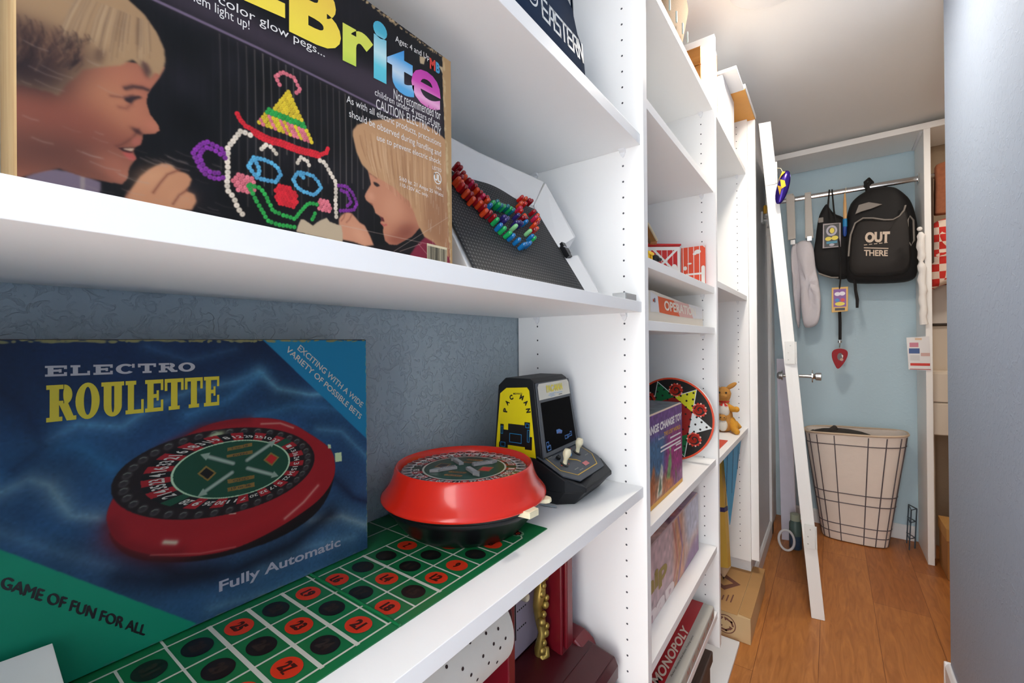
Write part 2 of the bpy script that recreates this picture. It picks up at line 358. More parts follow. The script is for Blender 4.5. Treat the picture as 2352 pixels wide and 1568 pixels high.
# ---------------------------------------------------------------- the wall of shelves
XS, XB = -0.302, -0.602
PANEL_Y = [(-0.22, -0.199), (0.851, 0.872), (1.522, 1.543), (2.197, 2.218)]
su = thing('shelving_unit', 'white built-in closet shelving with drilled side panels along the left wall', 'shelves', (-0.45, 1.0, -1.0))
HZ0 = 0.6765
for k, (y0, y1) in enumerate(PANEL_Y):
    xf = XS + 0.006; mb = MB()
    mb.box(XB, xf, y0, y1, -0.985, 0.988, 0)
    for xh in (-0.3383, -0.548):
        for i in range(-9, 51):
            z = HZ0 - 0.032*i
            for yy in ((y0-0.0003) if k else None, (y1+0.0003)):
                if yy is None: continue
                mb.disc((xh, yy, z), (1, 0, 0), (0, 0, 1), 0.0021, 10, 1); 
    o = mb.build('side_panel', [WHITE, HOLE], su)
    if k == 3: MB().box(XB, -0.266, 2.2185, 2.238, -0.985, 0.988).build('end_filler', WHITE, su, bevel=0.001)
SHELF_T = 0.0207
def shelf(bay, ztop):
    y0, y1 = PANEL_Y[bay][1]+0.0005, PANEL_Y[bay+1][0]-0.0005
    o = MB().box(XB, XS, y0, y1, ztop-SHELF_T, ztop).build('shelf', WHITE, su, bevel=0.0007)
    for y, s in ((y0, 1), (y1, -1)):
        for x in (-0.338, -0.548):
            c = MB(); zb = ztop-SHELF_T
            c.prism([(x-0.006, y, zb-0.0002), (x+0.006, y, zb-0.0002), (x+0.004, y, zb-0.012), (x, y, zb-0.017), (x-0.004, y, zb-0.012)], (0, s*0.003, 0))
            c.prism([(x-0.006, y, zb-0.0002), (x-0.006, y+s*0.010, zb-0.0002), (x-0.006, y+s*0.009, zb-0.003), (x-0.006, y, zb-0.008)], (0.012, 0, 0))
            c.build('shelf_support', WHITE2, o)
    return o
S1, S2, S3, S4 = 0.4101, 0.0787, -0.2873, -0.76
for z in (0.7665, S1, S2, S3, S4): shelf(0, z)
A_, B_, C_, D_, E_, F_, G_ = 0.7665, 0.4995, 0.1725, 0.043, -0.38, -0.661, -0.87
for z in (A_, B_, C_, D_, E_, F_, G_): shelf(1, z)
HZ_, I_ = 0.199, -0.389
for z in (A_, HZ_, I_): shelf(2, z)

# ================================================================ light-peg toy box on the upper shelf
LX0, LX1 = -0.425, -0.3522
t = thing('toy_box', 'black toy box with two smiling children and a peg clown, on the upper shelf', 'box', (-0.39, 0.2, S2))
TAN = grain_mat('worn_cardboard', (170, 134, 88), (200, 172, 126), 2, 8, 0.85)
MB().box(LX0, LX1-0.0008, 0.0325, 0.3695, S2, 0.3262).build('carton', TAN, t, bevel=0.004, seg=3)
lf = Face((-0.3526, 0, 0), (0, 1, 0), (0, 0, 1), (1, 0, 0))
cv = Canvas(33, 367.0, 80.5, 325.2, 0.42, (15, 14, 18))
cv.noise(0.35, 26, 3); cv.noise(0.10, 1.6, 4, (1, 0.05))
cv.poly([(80.7,227.2),(93.8,225.1),(158.3,227.8),(227.3,229.1),(266.5,229.6),(307.3,229.9),(351.5,229.4),(352,268.9),(316.7,276.7),(252.1,262.4),(171.6,247.5),(123.5,249.3)], (64, 55, 68), 6, .95)
BAND = [(80.7,223.9),(93.1,224.1),(158.3,227.2),(227.2,228.3),(266.5,228.7),(307.3,229),(351.5,228.4)]
cv.stroke(BAND, 2.0, (112, 98, 124), .4)
rng = random.Random(3)
bx = [q[0] for q in BAND]; bz = [q[1] for q in BAND]
for k in range(40):                                   # vertical creases of the fluted board
    a = 130 + k*5.9; b = float(np.interp(a, bx, bz)) - 3
    cv.stroke([(a, b), (a+.6, b-rng.uniform(15, 60)), (a+.4, b-rng.uniform(70, 120))], .6, (150, 144, 134), .5, rng.uniform(.12, .75))
# --- the boy
cv.poly([(36.3,93.1),(39,95.4),(44.4,99.5),(53.1,100.5),(60.3,99.7),(66.4,98.1),(66,89.7),(36.2,84.1)], (116, 104, 122), .6)
cv.stroke([(58.5,99.1),(58.4,88.9)], 2.0, (150, 140, 140), .4, .8)
FACE1 = [(98.1,183.3),(95.1,174.5),(91.4,167.4),(88.6,160.7),(88.2,155.2),(89.9,148.8),(94.2,143.4),(94.9,140),(92,136.9),(86.3,134.5),(86,131.3),(85.3,127.5),(82.2,124.6),(81.5,121.8),(83.1,118),(80.1,112.6),(79.1,108.8),(78.7,104.4),(76.1,99.8),(69.7,99.2),(58.7,99.2),(48.5,100.9),(38.9,94.8),(32.3,89.8),(32.6,148.7),(59,170.1)]
cv.poly(FACE1, (152, 94, 74), .5); cv.set_clip(FACE1)
def shade(pts_c, ra, rb, rgb, ang=0, soft=6, al=.6): cv.ell(pts_c[0], ra, rb, rgb, ang, soft, al)
shade([(75.2,165.9)], 24, 10, (190, 124, 96), .1, 6, .6); shade([(71.1,146.6)], 16, 12, (196, 138, 100), .2, 6, .75); shade([(78.2,141.6)], 9, 9, (200, 138, 102), 0, 4, .6)
shade([(91.6,141.5)], 5, 4, (196, 124, 98), 0, 2, .8); shade([(84.2,149.6)], 7, 12, (182, 112, 88), 0, 4, .5); shade([(89,164.2)], 6, 8, (172, 104, 84), 0, 3, .5)
shade([(51.4,130.6)], 26, 16, (132, 72, 60), 0, 10, .7); shade([(44.5,108.3)], 24, 10, (78, 50, 46), .2, 8, .75); shade([(66,102.7)], 20, 5, (104, 66, 56), -.15, 5, .7)
shade([(72.4,110)], 8, 7, (178, 112, 90), 0, 4, .6); shade([(76,104.4)], 5, 4, (170, 104, 84), 0, 2, .6)
cv.stroke([(84.3,136.8),(81.5,130.5),(76.2,124.2),(73.6,122.4)], 1.0, (96, 54, 48), .8, .7)
cv.stroke([(78,159.8),(81.7,162.6),(86.5,164),(89.8,163.8)], 2.0, (52, 36, 38), .8, .85)
cv.poly([(77,153.3),(80.3,156.1),(85.1,158.2),(86.1,157.8),(82.3,154.4),(80.6,151.4),(78.3,151.7)], (38, 28, 34), .6, .95)
cv.stroke([(71.2,152),(76.3,153.4),(81.7,157.1)], .9, (92, 56, 52), .8, .6)
cv.stroke([(75,146.8),(78.3,147.4),(80.6,151)], 1.2, (110, 64, 56), 1, .6)
cv.ell([(83.6,135.2)][0], 2.6, 1.3, (54, 30, 30), -.4, .7, .85)
cv.poly([(74.2,121.6),(82.2,124.6),(81.6,121.7),(80.1,119.7),(76.8,120.2)], (52, 26, 28), .4)
cv.poly([(76.2,121.8),(82,124.2),(81.5,121.8),(78.8,121.3)], (186, 160, 140), .4)
cv.poly([(76.2,119.5),(80.8,120.7),(83.2,118.4),(82.1,115.9),(79.4,115.9),(77.5,117.8)], (176, 84, 78), .6)
cv.poly([(81.5,130.5),(86,132.2),(85.5,127.6),(82.5,125.5),(80.8,126.8)], (168, 96, 84), .8, .8)
cv.set_clip(None)
HAIR1 = [(32.7,190.6),(78,219.7),(79.9,215.8),(87.4,211.6),(93.8,203.7),(97.7,195),(98.4,187.1),(97.3,182),(95.1,176.3),(92.9,177.1),(90,171.6),(87.2,176),(81.8,179.4),(75.1,172.5),(68.7,168.5),(59,161.9),(55.5,155.3),(52.1,150.5),(48.7,141.8),(46,142.5),(32.5,141.2)]
cv.poly(HAIR1, (166, 136, 102), .6)
W_ = [(32.7,177.1),(40.3,178.6),(49.4,178.4),(60.3,176.4),(65,173.2),(59,161.9),(55.5,155.3),(52.1,150.5),(48.7,141.8),(46,142.5),(32.5,141.2)]
cv.poly(W_, (74, 52, 46), 6, .92); cv.poly([(32.6,161.4),(42.3,164.4),(48.8,158.4),(47.6,144.5),(32.5,141.2)], (40, 29, 32), 6, .85)
cv.poly([(85.2,181.2),(88.7,180.8),(90.8,176),(88.6,170.5),(86.5,175.7)], (70, 46, 46), 1.2, .9); cv.poly([(65.1,176.6),(68.8,179.4),(66.3,169.7),(64.4,169.6)], (64, 44, 42), 1.5, .8)
for k in range(70):                                   # strands
    u = rng.random(); p0 = np.array([(56.9,204.5)][0])*(1-u) + np.array([(90.9,207.5)][0])*u
    p1 = np.array([(43.9,160.6)][0])*(1-u) + np.array([(92.9,181.6)][0])*u; j = rng.uniform(.55, .98)
    q = p0*(1-j)+p1*j; mid = (p0+q)/2 + np.array((0, 2.0))
    cv.stroke([tuple(p0), tuple(mid), tuple(q)], [.4, .9, .3], rng.choice([(178, 152, 120), (130, 104, 80), (190, 166, 134), (110, 86, 68)]), .5, .4)
for k in range(150):                                  # darker strands over the ear
    u, v = rng.random(), rng.random(); p0 = np.array([(33.2,179.6)][0])*(1-u) + np.array([(61.5,183.7)][0])*u
    p1 = np.array([(32.8,141.3)][0])*(1-u) + np.array([(56.7,157.5)][0])*u; q0 = v*.55; q1 = q0+rng.uniform(.15, .42)
    a, b = p0*(1-q0)+p1*q0, p0*(1-q1)+p1*q1; cv.stroke([tuple(a), tuple((a+b)/2+np.array((1.2, .8))), tuple(b+np.array((-.8, 0)))], [.4, 1.0, .3], rng.choice([(50, 36, 36), (96, 70, 58), (70, 50, 46), (130, 100, 78), (38, 28, 30)]), .5, .4)
HAND1 = [(76.7,89.3),(78,93.4),(80.7,99),(84.8,107.1),(89.9,113.9),(96,119.3),(100.9,120),(105,116.7),(110.3,116.6),(112.6,113.4),(111.3,108.9),(109,104.7),(114,103.7),(115.3,99.2),(112.5,92.5),(97.7,89.5)]
cv.poly(HAND1, (192, 138, 104), .6); shade([(91,108.9)], 9, 5, (214, 164, 126), .6, 4, .6); shade([(106.1,98.9)], 7, 5, (206, 152, 116), .4, 3, .6)
cv.stroke([(105.4,117.7),(99,112.8),(95,105.9),(91.4,98.7)], 1.0, (120, 70, 56), .7, .8); cv.stroke([(109.8,105.5),(105.3,100.7),(101.9,94)], 1.0, (120, 70, 56), .7, .8); cv.stroke([(79.2,95.9),(78,90.2)], 1.2, (140, 86, 68), .8, .6)
# --- the girl
cv.poly([(256.5,92.2),(276,98.5),(291.1,98.1),(307.1,97.7),(307,83.3),(256.4,82)], (26, 18, 22), 1.5, .8)
cv.poly([(303,90.7),(311.3,101.6),(324.3,113.7),(344.8,126.1),(364.1,124.7),(363.7,89.6),(302.9,82.7)], (132, 36, 62), .8)
FACE2 = [(253.7,163.9),(257,151.8),(251,141.5),(249.8,138.3),(251.5,135.1),(258.6,131.9),(260.6,128.7),(261.6,125.3),(266.3,123.7),(269,121.1),(267.2,117.4),(271.1,114.1),(270.3,109.4),(272.8,100.9),(277.9,98.1),(287.3,99.3),(307.3,111.7),(326.7,132.3),(333.8,177.3),(296,188.1),(267.7,178.7)]
cv.poly(FACE2, (204, 142, 112), .5); cv.set_clip(FACE2)
shade([(283.8,135.1)], 12, 14, (222, 160, 128), 0, 5, .7); shade([(299.2,113.7)], 16, 8, (128, 66, 54), .5, 5, .8); shade([(285.4,103.3)], 10, 4, (148, 80, 64), .1, 3, .7)
shade([(256.9,140.2)], 3.5, 3.5, (228, 168, 138), 0, 2, .7); shade([(307.7,153.7)], 8, 18, (176, 112, 84), 0, 6, .6)
cv.poly([(259.6,154.8),(264,155),(267.5,153.4),(263.9,151.2),(260.8,152.2)], (48, 34, 34), .5); cv.stroke([(255.1,161.4),(258.8,161.4),(263.2,159.5)], .9, (110, 74, 58), .7, .7)
cv.poly([(266.3,123.7),(270.8,123),(272.6,119.6),(267.5,119)], (90, 32, 36), .5); cv.stroke([(268.6,116.5),(271.6,115.7),(274.4,117)], 1.4, (190, 86, 84), .6, .9); cv.ell([(256.9,132.9)][0], 1.5, .8, (110, 58, 48), 0, .6, .8)
cv.set_clip(None)
HAIR2 = [(237.7,191),(238,196.1),(242.6,202.8),(259.3,213.8),(296.4,230.5),(321.2,236.6),(339,236.2),(353.1,233),(361.6,229.2),(361.8,98),(351.6,101.7),(337.7,111.2),(324.3,114.5),(315.8,125),(309.6,138.1),(303.6,147.8),(295.6,150.4),(284,156.6),(272.9,158.7),(258.8,161.1),(253.7,163.6),(247.1,167.5),(241.5,177)]
cv.poly(HAIR2, (198, 156, 116), .6)
for k in range(110):
    u = rng.random(); p0 = np.array([(242.5,198.5)][0])*(1-u) + np.array([(357.9,226.1)][0])*u
    p1 = np.array([(253.8,165.3)][0])*(1-u) + np.array([(358.9,108.1)][0])*u; q0 = rng.uniform(0, .4); q1 = rng.uniform(.6, 1)
    a, b = p0*(1-q0)+p1*q0, p0*(1-q1)+p1*q1; cv.stroke([tuple(a), tuple((a+b)/2+np.array((-1.2, 1))), tuple(b)], [.4, .9, .3], rng.choice([(222, 184, 144), (166, 122, 86), (232, 198, 160), (150, 106, 74)]), .5, .45)
cv.poly([(324.7,156.5),(362.3,185.7),(361.8,98),(337.7,111.2),(324.3,120.3)], (140, 92, 66), 5, .5)
HAND2 = [(223.1,106.8),(222.9,110.8),(225.4,114.8),(228.5,117.5),(232.3,119.4),(236.2,119.1),(240.2,116.1),(244.2,112.7),(249.9,111.1),(255.7,102.2),(259.9,94.2),(249.7,91.7),(238.4,93.2),(226,93.1)]
cv.poly(HAND2, (212, 152, 122), .6); cv.stroke([(229.2,117.4),(228,113.3),(225.4,110)], .9, (150, 92, 74), .6, .8); cv.stroke([(236.2,118.2),(233.8,113.2),(230.7,109.8)], .9, (150, 92, 74), .6, .8); shade([(244.9,100.1)], 9, 5, (230, 174, 142), -.8, 3, .6)
# --- the clown drawn in glowing pegs
def pegs(path, rgb, step=3.0, r=1.75, jit=.25):
    P = [np.array(q) for q in path]; acc = 0.0; out = []
    for a, b in zip(P[:-1], P[1:]):
        L = np.hypot(*(b-a)); d = acc
        while d < L: out.append(a+(b-a)*d/L); d += step
        acc = d-L
    peg_at(out, rgb, r, jit)
def peg_at(pts, rgb, r=1.75, jit=.25):
    for q in pts:
        c = np.array(rgb)*rng.uniform(.86, 1.08); x, y = q[0]+rng.uniform(-jit, jit), q[1]+rng.uniform(-jit, jit)
        cv.ell((x, y), r*1.12, r*.92, c, 1.0, .15); cv.ell((x, y), r*.72, r*.58, np.minimum(c*1.28+20, 255), 1.0, .2, .55); cv.ell((x+.15, y-.1), r*.45, r*.36, c*.92, 1.0, .2, .8)
def peg_fill(poly_, rgb_of, step=3.2):
    P = np.array(poly_); lo, hi = P.min(0), P.max(0); row = 0; y = lo[1]
    while y <= hi[1]:
        x = lo[0] + (step/2 if row % 2 else 0)
        while x <= hi[0]:
            ins = False
            for i in range(len(P)):
                (x0, y0), (x1, y1) = P[i], P[(i+1) % len(P)]
                if (y0 > y) != (y1 > y) and x < (x1-x0)*(y-y0)/(y1-y0)+x0: ins = not ins
            if ins: peg_at([(x, y)], rgb_of((x, y)))
            x += step
        y += step*.87; row += 1
PK, YE, GN, RD, WH, PU, BL = (222, 112, 128), (222, 192, 44), (40, 160, 70), (214, 34, 48), (226, 214, 196), (122, 44, 150), (82, 164, 214)
pegs([(172,206.8),(169,210.9),(173.8,217.5),(178.7,218),(184.3,217.7),(186.1,213.5),(189,210.5),(185.4,206.1)], PK, 2.9)
apex = np.array([(178.6,205.7)][0]); hb = [(155.1,169.7),(200.9,168.3)]
def hatcol(q):
    f = (apex[1]-q[1])/(apex[1]-(hb[0][1]+hb[1][1])/2); k = int((q[0]+q[1]*.6)/4.2) % 2
    return YE if f < .55 else GN if f < .68 else (YE if k else PK)
peg_fill([tuple(apex)] + [(200.9,168.3),(172.9,167.7),(155.1,169.7)], hatcol, 3.0)
BR = [(141.3,170.3),(143.9,166.3),(147,163.6),(152.3,162.8),(158.9,161.2),(165.8,160.8),(172.8,161.6),(180.1,161.2),(188.9,161.2),(198.1,162.5),(206.3,162.8),(212,166),(213.1,171.1)]
pegs(BR, RD, 2.2, 1.9); pegs([(a, b-2.6) for a, b in BR[3:-2]], RD, 2.4, 1.9)
for P_ in ([(150.2,157.9),(143.8,158.7),(139.7,151.7),(135.1,143.3),(134.3,135.3),(135,127.8),(134.4,120.4),(134.4,112.6),(137.9,108.6),(139.9,104.1),(141.9,100.1),(145,95.7)], [(205.6,157.3),(210.5,156.9),(213.3,152.5),(216.1,148.1),(220.5,143.3),(220.4,134.5),(220,126.3),(220.2,118.3),(220.5,110.3)]): pegs(P_, WH, 3.5, 2.0)
for P_ in ([(133.1,135.4),(130.6,140.6),(126.8,142),(121.2,142.7),(117,138.5),(113.4,131.9),(115.6,126.9),(117.8,122.3),(121,119.1),(124.8,118.1),(129.5,118.9),(133,121.6)], [(129.7,137),(125.8,138.9),(121.6,138.5),(118.4,135.3),(117,131.6),(119.2,126),(121.5,122.4),(125.7,122.1),(131.5,123.4)], [(223.4,140.8),(231,142.3),(237.2,137.7),(241.9,129.1),(237.9,122.5),(227.7,119.4),(224,118.5)], [(225.6,137.3),(231.7,136.9),(235.5,128.9),(230.8,123.6)]): pegs(P_, PU, 2.9)
for P_ in ([(158.3,150.4),(161.1,155),(165.7,154.2),(169,150.3)], [(186.3,148.8),(188.9,154.3),(194.1,153.5),(197,148.9)]): pegs(P_, WH, 3.0)
for P_ in ([(148.9,134.5),(152.8,142.1),(158.8,142.9),(165.6,142.2),(170.3,140.1),(172.6,134.8),(168.4,128.1),(162.1,127.4),(155.4,127.2),(151.1,130.5),(148.9,134.5)], [(153.3,140.5),(156.5,134.6),(155.4,128.4)], [(182.4,134.1),(186.9,141.7),(192.7,142.2),(199.3,142.3),(204,138.5),(206.8,134.1),(200.5,126.5),(191.3,126.5),(185.5,128.7),(182.4,134.1)], [(188.8,139.7),(191.3,138)]): pegs(P_, BL, 2.7)
def circ_poly(c, r, n=16): return [(c[0]+r*math.cos(2*math.pi*i/n), c[1]+r*math.sin(2*math.pi*i/n)) for i in range(n)]
peg_fill(circ_poly([(176.7,118.9)][0], 9.2), lambda q: RD, 2.7); peg_fill(circ_poly([(145.1,120.2)][0], 8.2), lambda q: PK, 3.1); peg_fill(circ_poly([(209.5,119.4)][0], 6.2), lambda q: PK, 3.0)
for P_ in ([(148.8,119.5),(152,114.1),(154.7,108.4),(158.5,102.3),(163,95.7),(171.2,95),(177.8,95.2),(184.6,95.4)], [(149.9,120.4),(156.4,119.9),(159.8,117.9),(162.6,111.6),(166.5,104.8),(174.8,103.1),(183.4,102.6),(189.8,111),(195.1,118),(201.8,119.1),(205.3,118.6)], [(198.4,105.3),(201.8,112.6)]): pegs(P_, GN, 3.0)
# torn paper, scuffs and creases
cv.poly([(184.6,92),(186.2,97.6),(188.5,103.1),(191.1,103.7),(195,102),(199,100),(204.5,105.4),(211.5,109.6),(214.3,106.9),(220.1,106.1),(225.4,105.9),(226.8,99.4),(226.7,91.1)], (198, 182, 156), .4)
for a_, b_ in ([(226.1,106),(366.4,108.4)], [(283.4,92.2),(365.6,147)], [(315.6,105.6),(337.4,89.3)], [(291.1,93.5),(319.9,106.3)]): cv.stroke([a_, b_], .5, (206, 186, 172), .3, .7)
for k in range(60):
    a, b = rng.uniform(34, 130), rng.uniform(85, 250)
    if a > 70: b = rng.uniform(85, 130)
    L = rng.uniform(3, 14); cv.stroke([(a, b), (a+L*.5, b-L*.12), (a+L, b-L*.1)], .5, (170, 156, 148), .5, rng.uniform(.1, .45))
for k in range(18):
    a, b = rng.uniform(330, 366), rng.uniform(100, 160); cv.stroke([(a, b), (a+.3, b+rng.uniform(4, 14))], .6, (214, 200, 186), .4, .5)
for k in range(110):
    a = rng.uniform(230, 367); cv.ell((a, 325+rng.uniform(-3.5, .5)), rng.uniform(.5, 2.2), rng.uniform(.3, 1.2), (190, 166, 126), rng.random(), .2, .8)
for k in range(40):
    b = rng.uniform(85, 322); cv.ell((367+rng.uniform(-1.2, .3), b), rng.uniform(.5, 1.5), rng.uniform(.6, 3.2), (190, 164, 122), 0, .2, .8)
cv.poly([(347.7,311),(362.9,313.7),(364.1,291.7),(354.2,282.2),(357.2,300.9)], (196, 178, 146), .5); cv.poly([(319.5,306.9),(328.2,309.6),(325.6,300.7),(320,299.2)], (196, 178, 146), .4)
cv.poly([(354.0, 327), (353.4, 300), (358, 200), (363.6, 80), (368, 80), (368, 327)], (184, 152, 108), .3)
for k in range(70): b = rng.uniform(82, 324); cv.ell((363.6-(b-80)*.04+rng.uniform(-.6, 2.4), b), rng.uniform(.4, 1.6), rng.uniform(.6, 4), (206, 184, 144), 0, .2, .7)
cv.img *= np.array((.93, .90, .87))
cv.build('front_print', lf, PRINT, t, 0.3)
# --- lettering
INKW = mat('ink_white', (226, 222, 216), rough=0.45); INKK = mat('ink_black', (22, 22, 24), rough=0.45)
RB = [ramp_mat('ink_yellow', [(0, (150, 196, 52)), (.35, (236, 222, 60)), (.62, (242, 214, 70)), (1, (232, 170, 70))], .23-0.09-S2, .345-S2),
      ramp_mat('ink_lime', [(0, (132, 190, 60)), (.45, (206, 218, 84)), (1, (214, 206, 80))], .23-S2, .31-S2),
      ramp_mat('ink_cyan', [(0, (60, 166, 190)), (.4, (96, 196, 210)), (.55, (190, 224, 226)), (.8, (70, 170, 190)), (1, (60, 150, 180))], .235-S2, .32-S2),
      ramp_mat('ink_blue', [(0, (40, 130, 200)), (.4, (90, 168, 216)), (.55, (196, 214, 226)), (.75, (80, 160, 214)), (1, (40, 110, 190))], .23-S2, .31-S2),
      ramp_mat('ink_magenta', [(0, (190, 34, 140)), (.38, (206, 60, 160)), (.52, (236, 170, 206)), (.7, (206, 70, 170)), (1, (176, 40, 150))], .225-S2, .30-S2)]
mb = MB()
for ch, P_, m, bo in (('-', [(146.2,257.4),(176.8,262),(146.2,269.2)], 0, .05), ('e', [(113.1,254.6),(146.2,260.7),(113.4,296.7)], 0, .03), ('B', [(179.9,253.3),(226.2,257.1),(180.3,308.6)], 0, .05), ('r', [(227.9,254.8),(260.3,257.4),(228.2,289.5)], 1, .05), ('i', [(260.2,254.9),(276.5,255.9),(260.8,312.8)], 2, .05), ('t', [(276.5,254.1),(311.1,255.7),(276.9,300)], 3, .05), ('e', [(307.5,254.6),(349.8,257.2),(307.9,293.5)], 4, .018)):
    lf.text(mb, ch, P_[0], P_[1], P_[2], m, 0.6, bo)
mb.build('title_lettering', RB, t)
mb = MB()
def tx(s, P_, m=0, bold=0.0, f=None, lift=0.6): (f or lf).text(mb, s, P_[0], P_[1], P_[2], m, lift, bold)
tx('insert color glow pegs...', [(99.4,241),(210.7,246.3),(99.5,250)]); tx('them light up!', [(109.3,234.2),(150,235.2),(109.3,243.2)])
tx('Ages: 4 and Up', [(287.1,302.6),(333.2,307),(287.2,310.6)])
for s, P_ in (('Not recommended for', [(284.4,245.2),(349.7,250.3),(284.5,255.7)]), ('children under 4 years of age.', [(262,236.9),(349.6,240),(262.1,245.3)]), ('CAUTION: ELECTRIC TOY', [(263.4,226.6),(350.2,231.9),(263.5,236.3)]), ('As with all electric products, precautions', [(231.5,216.5),(350,218.1),(231.6,225.2)]), ('should be observed during handling and', [(234.1,204.5),(349.9,207.3),(234.1,213.2)]), ('use to prevent electric shock.', [(264.1,194.5),(349.8,198.4),(264.2,202.1)]), ('LISTED', [(336.5,191.3),(350.4,191.8),(336.5,195.1)]), ('5/60 hz .21 Amps 25 Watts', [(290.7,164.5),(352.8,163.5),(290.7,169.8)]), ('110-120V AC only.', [(291.7,158.6),(330.3,157.6),(291.8,163.5)]), ('740A', [(341.5,171.2),(350.2,171.1),(341.5,174.1)])): tx(s, P_)
ulc = [(344.3,183.6)][0]; lf.ell(mb, ulc, 6.0, 6.8, 0, .6, 28, 0, .84); tx('UL', [(339,180.5),(348.9,179.6),(339,188.3)], 0, .04)
mb.build('small_lettering', INKW, t)
mb = MB()
tx('M', [(333.8,300.6),(342.3,301.5),(333.9,312.6)], 0, .05); tx('B', [(342.9,301.3),(349,301.3),(343.1,313)], 1, .05)
mb.build('maker_badge', [mat('ink_red', (206, 60, 50), rough=.4), mat('ink_sky', (70, 150, 190), rough=.4)], t)
mb = MB(); P_ = [(327.7,92.4),(358.2,91.5),(327.9,108.4)]; a0, a1 = P_[0][0], P_[1][0]; b0, b1 = 80.5, P_[2][1]
lf.rect(mb, a0, a1, b0, b1, 0, .5); k = a0+.6
while k < a1-1: w_ = rng.choice((.25, .4, .7)); lf.rect(mb, k, k+w_, b0, b1-2.5, 1, .7); k += w_+rng.choice((.3, .5, .8))
mb.build('barcode', [mat('paper_cream', (214, 200, 166), rough=.6), INKK], t)

# ================================================================ roulette game box on the lower shelf
RX = -0.5235
t = thing('game_box', 'blue roulette game box with a red wheel printed on satin, on the lower shelf', 'box', (-0.56, 0.19, S3))
BOXTAN = mat('box_edge_tan', (150, 122, 92), rough=0.85, var=.12, vscale=60)
MB().box(-0.592, RX-0.0008, 0.002, 0.3725, -0.2848, 0.0062).build('carton', mat('dark_cardboard', (72, 60, 52), rough=.8, var=.15), t, bevel=0.0015)
rf = Face((RX-0.0004, 0, 0), (0, 1, 0), (0, 0, 1), (1, 0, 0))
cv = Canvas(2.5, 372.0, -284.3, 5.7, 0.42, (34, 68, 124))
cv.poly([(0, -30), (0, 10), (380, 10), (380, -70), (260, -40), (150, -80), (80, -50)], (14, 34, 78), 24, .95)
cv.poly([(0, -284), (380, -284), (380, -190), (200, -230), (0, -200)], (66, 100, 156), 24, .75)
SAT = [([(39.3,-113.4),(54.1,-106.2),(65.9,-115),(78.3,-144.4),(96,-152.2)], 9, (150, 156, 186), .75), ([(39.3,-100.5),(58.1,-84.2),(82.8,-85.2),(104,-110.5)], 12, (46, 104, 168), .7), ([(64.7,-77.8),(82.9,-67),(112.3,-73.8),(132.9,-59.1),(163.1,-46.3),(206.3,-40.2),(230.6,-31.4)], 8, (96, 136, 190), .6), ([(230.6,-30.1),(251.3,-52),(291.4,-62.9),(351.1,-64.2)], 6, (120, 158, 206), .7), ([(163,-70),(201.6,-57.6),(230.6,-34.1)], 10, (60, 112, 176), .7), ([(225.2,-81.3),(270.6,-73.6),(316.5,-82.2),(373.1,-99.2)], 9, (52, 100, 160), .75), ([(129.6,-0.8),(163.3,-15.5),(206.5,-4.3)], 7, (54, 80, 130), .5), ([(300.3,-106.9),(333,-115.4),(372.6,-158.2)], 6, (84, 126, 180), .7), ([(290.1,-219.2),(332.1,-227),(371.7,-253)], 8, (160, 160, 190), .75), ([(322.4,-174.9),(349.9,-207.4),(372,-220.4)], 7, (14, 30, 70), .8), ([(39.2,-131.7),(61.8,-146.7),(85.4,-163),(102.1,-166.9)], 12, (30, 70, 130), .7), ([(39.2,-144.5),(64.4,-167),(105.2,-199.7)], 10, (92, 120, 170), .6), ([(229.1,-254.6),(283.9,-249),(349.4,-261.3)], 12, (110, 134, 182), .6), ([(182.5,-274),(241.7,-284.3),(349.1,-289.8)], 10, (120, 140, 186), .5), ([(39.6,-34.6),(54.3,-53.1),(62,-81.2),(46.6,-96.8)], 14, (12, 28, 66), .7), ([(196.8,-84.8),(217.8,-101.1),(256.3,-119.1)], 10, (22, 56, 116), .6), ([(108.3,-209.6),(142.9,-229.3),(182.7,-239.7)], 13, (20, 32, 64), .8), ([(118.4,-183.5),(154.2,-227.4),(205,-244.3),(266.5,-239.5),(315.4,-218.6)], 14, (14, 18, 36), .85)]
for P_, w_, c_, al in SAT: cv.stroke(P_, w_, c_, w_*.9, al); cv.stroke(P_, w_*.35, tuple(np.clip(np.array(c_)*1.12+8, 0, 255)) if sum(c_) > 200 else c_, w_*.35, al*.7)
cv.noise(.09, 40, 11); cv.noise(.035, 2.2, 12)
cv.poly([(234.6,5.9),(377.9,4.4),(376.7,-134.3),(371.3,-131.7)], (22, 122, 190), .5)
cv.poly([(36.7,-153.6),(39.1,-157.3),(168.8,-282.8),(142.6,-288.4),(80.5,-287.7),(36.3,-283.3)], (18, 150, 130), .5)
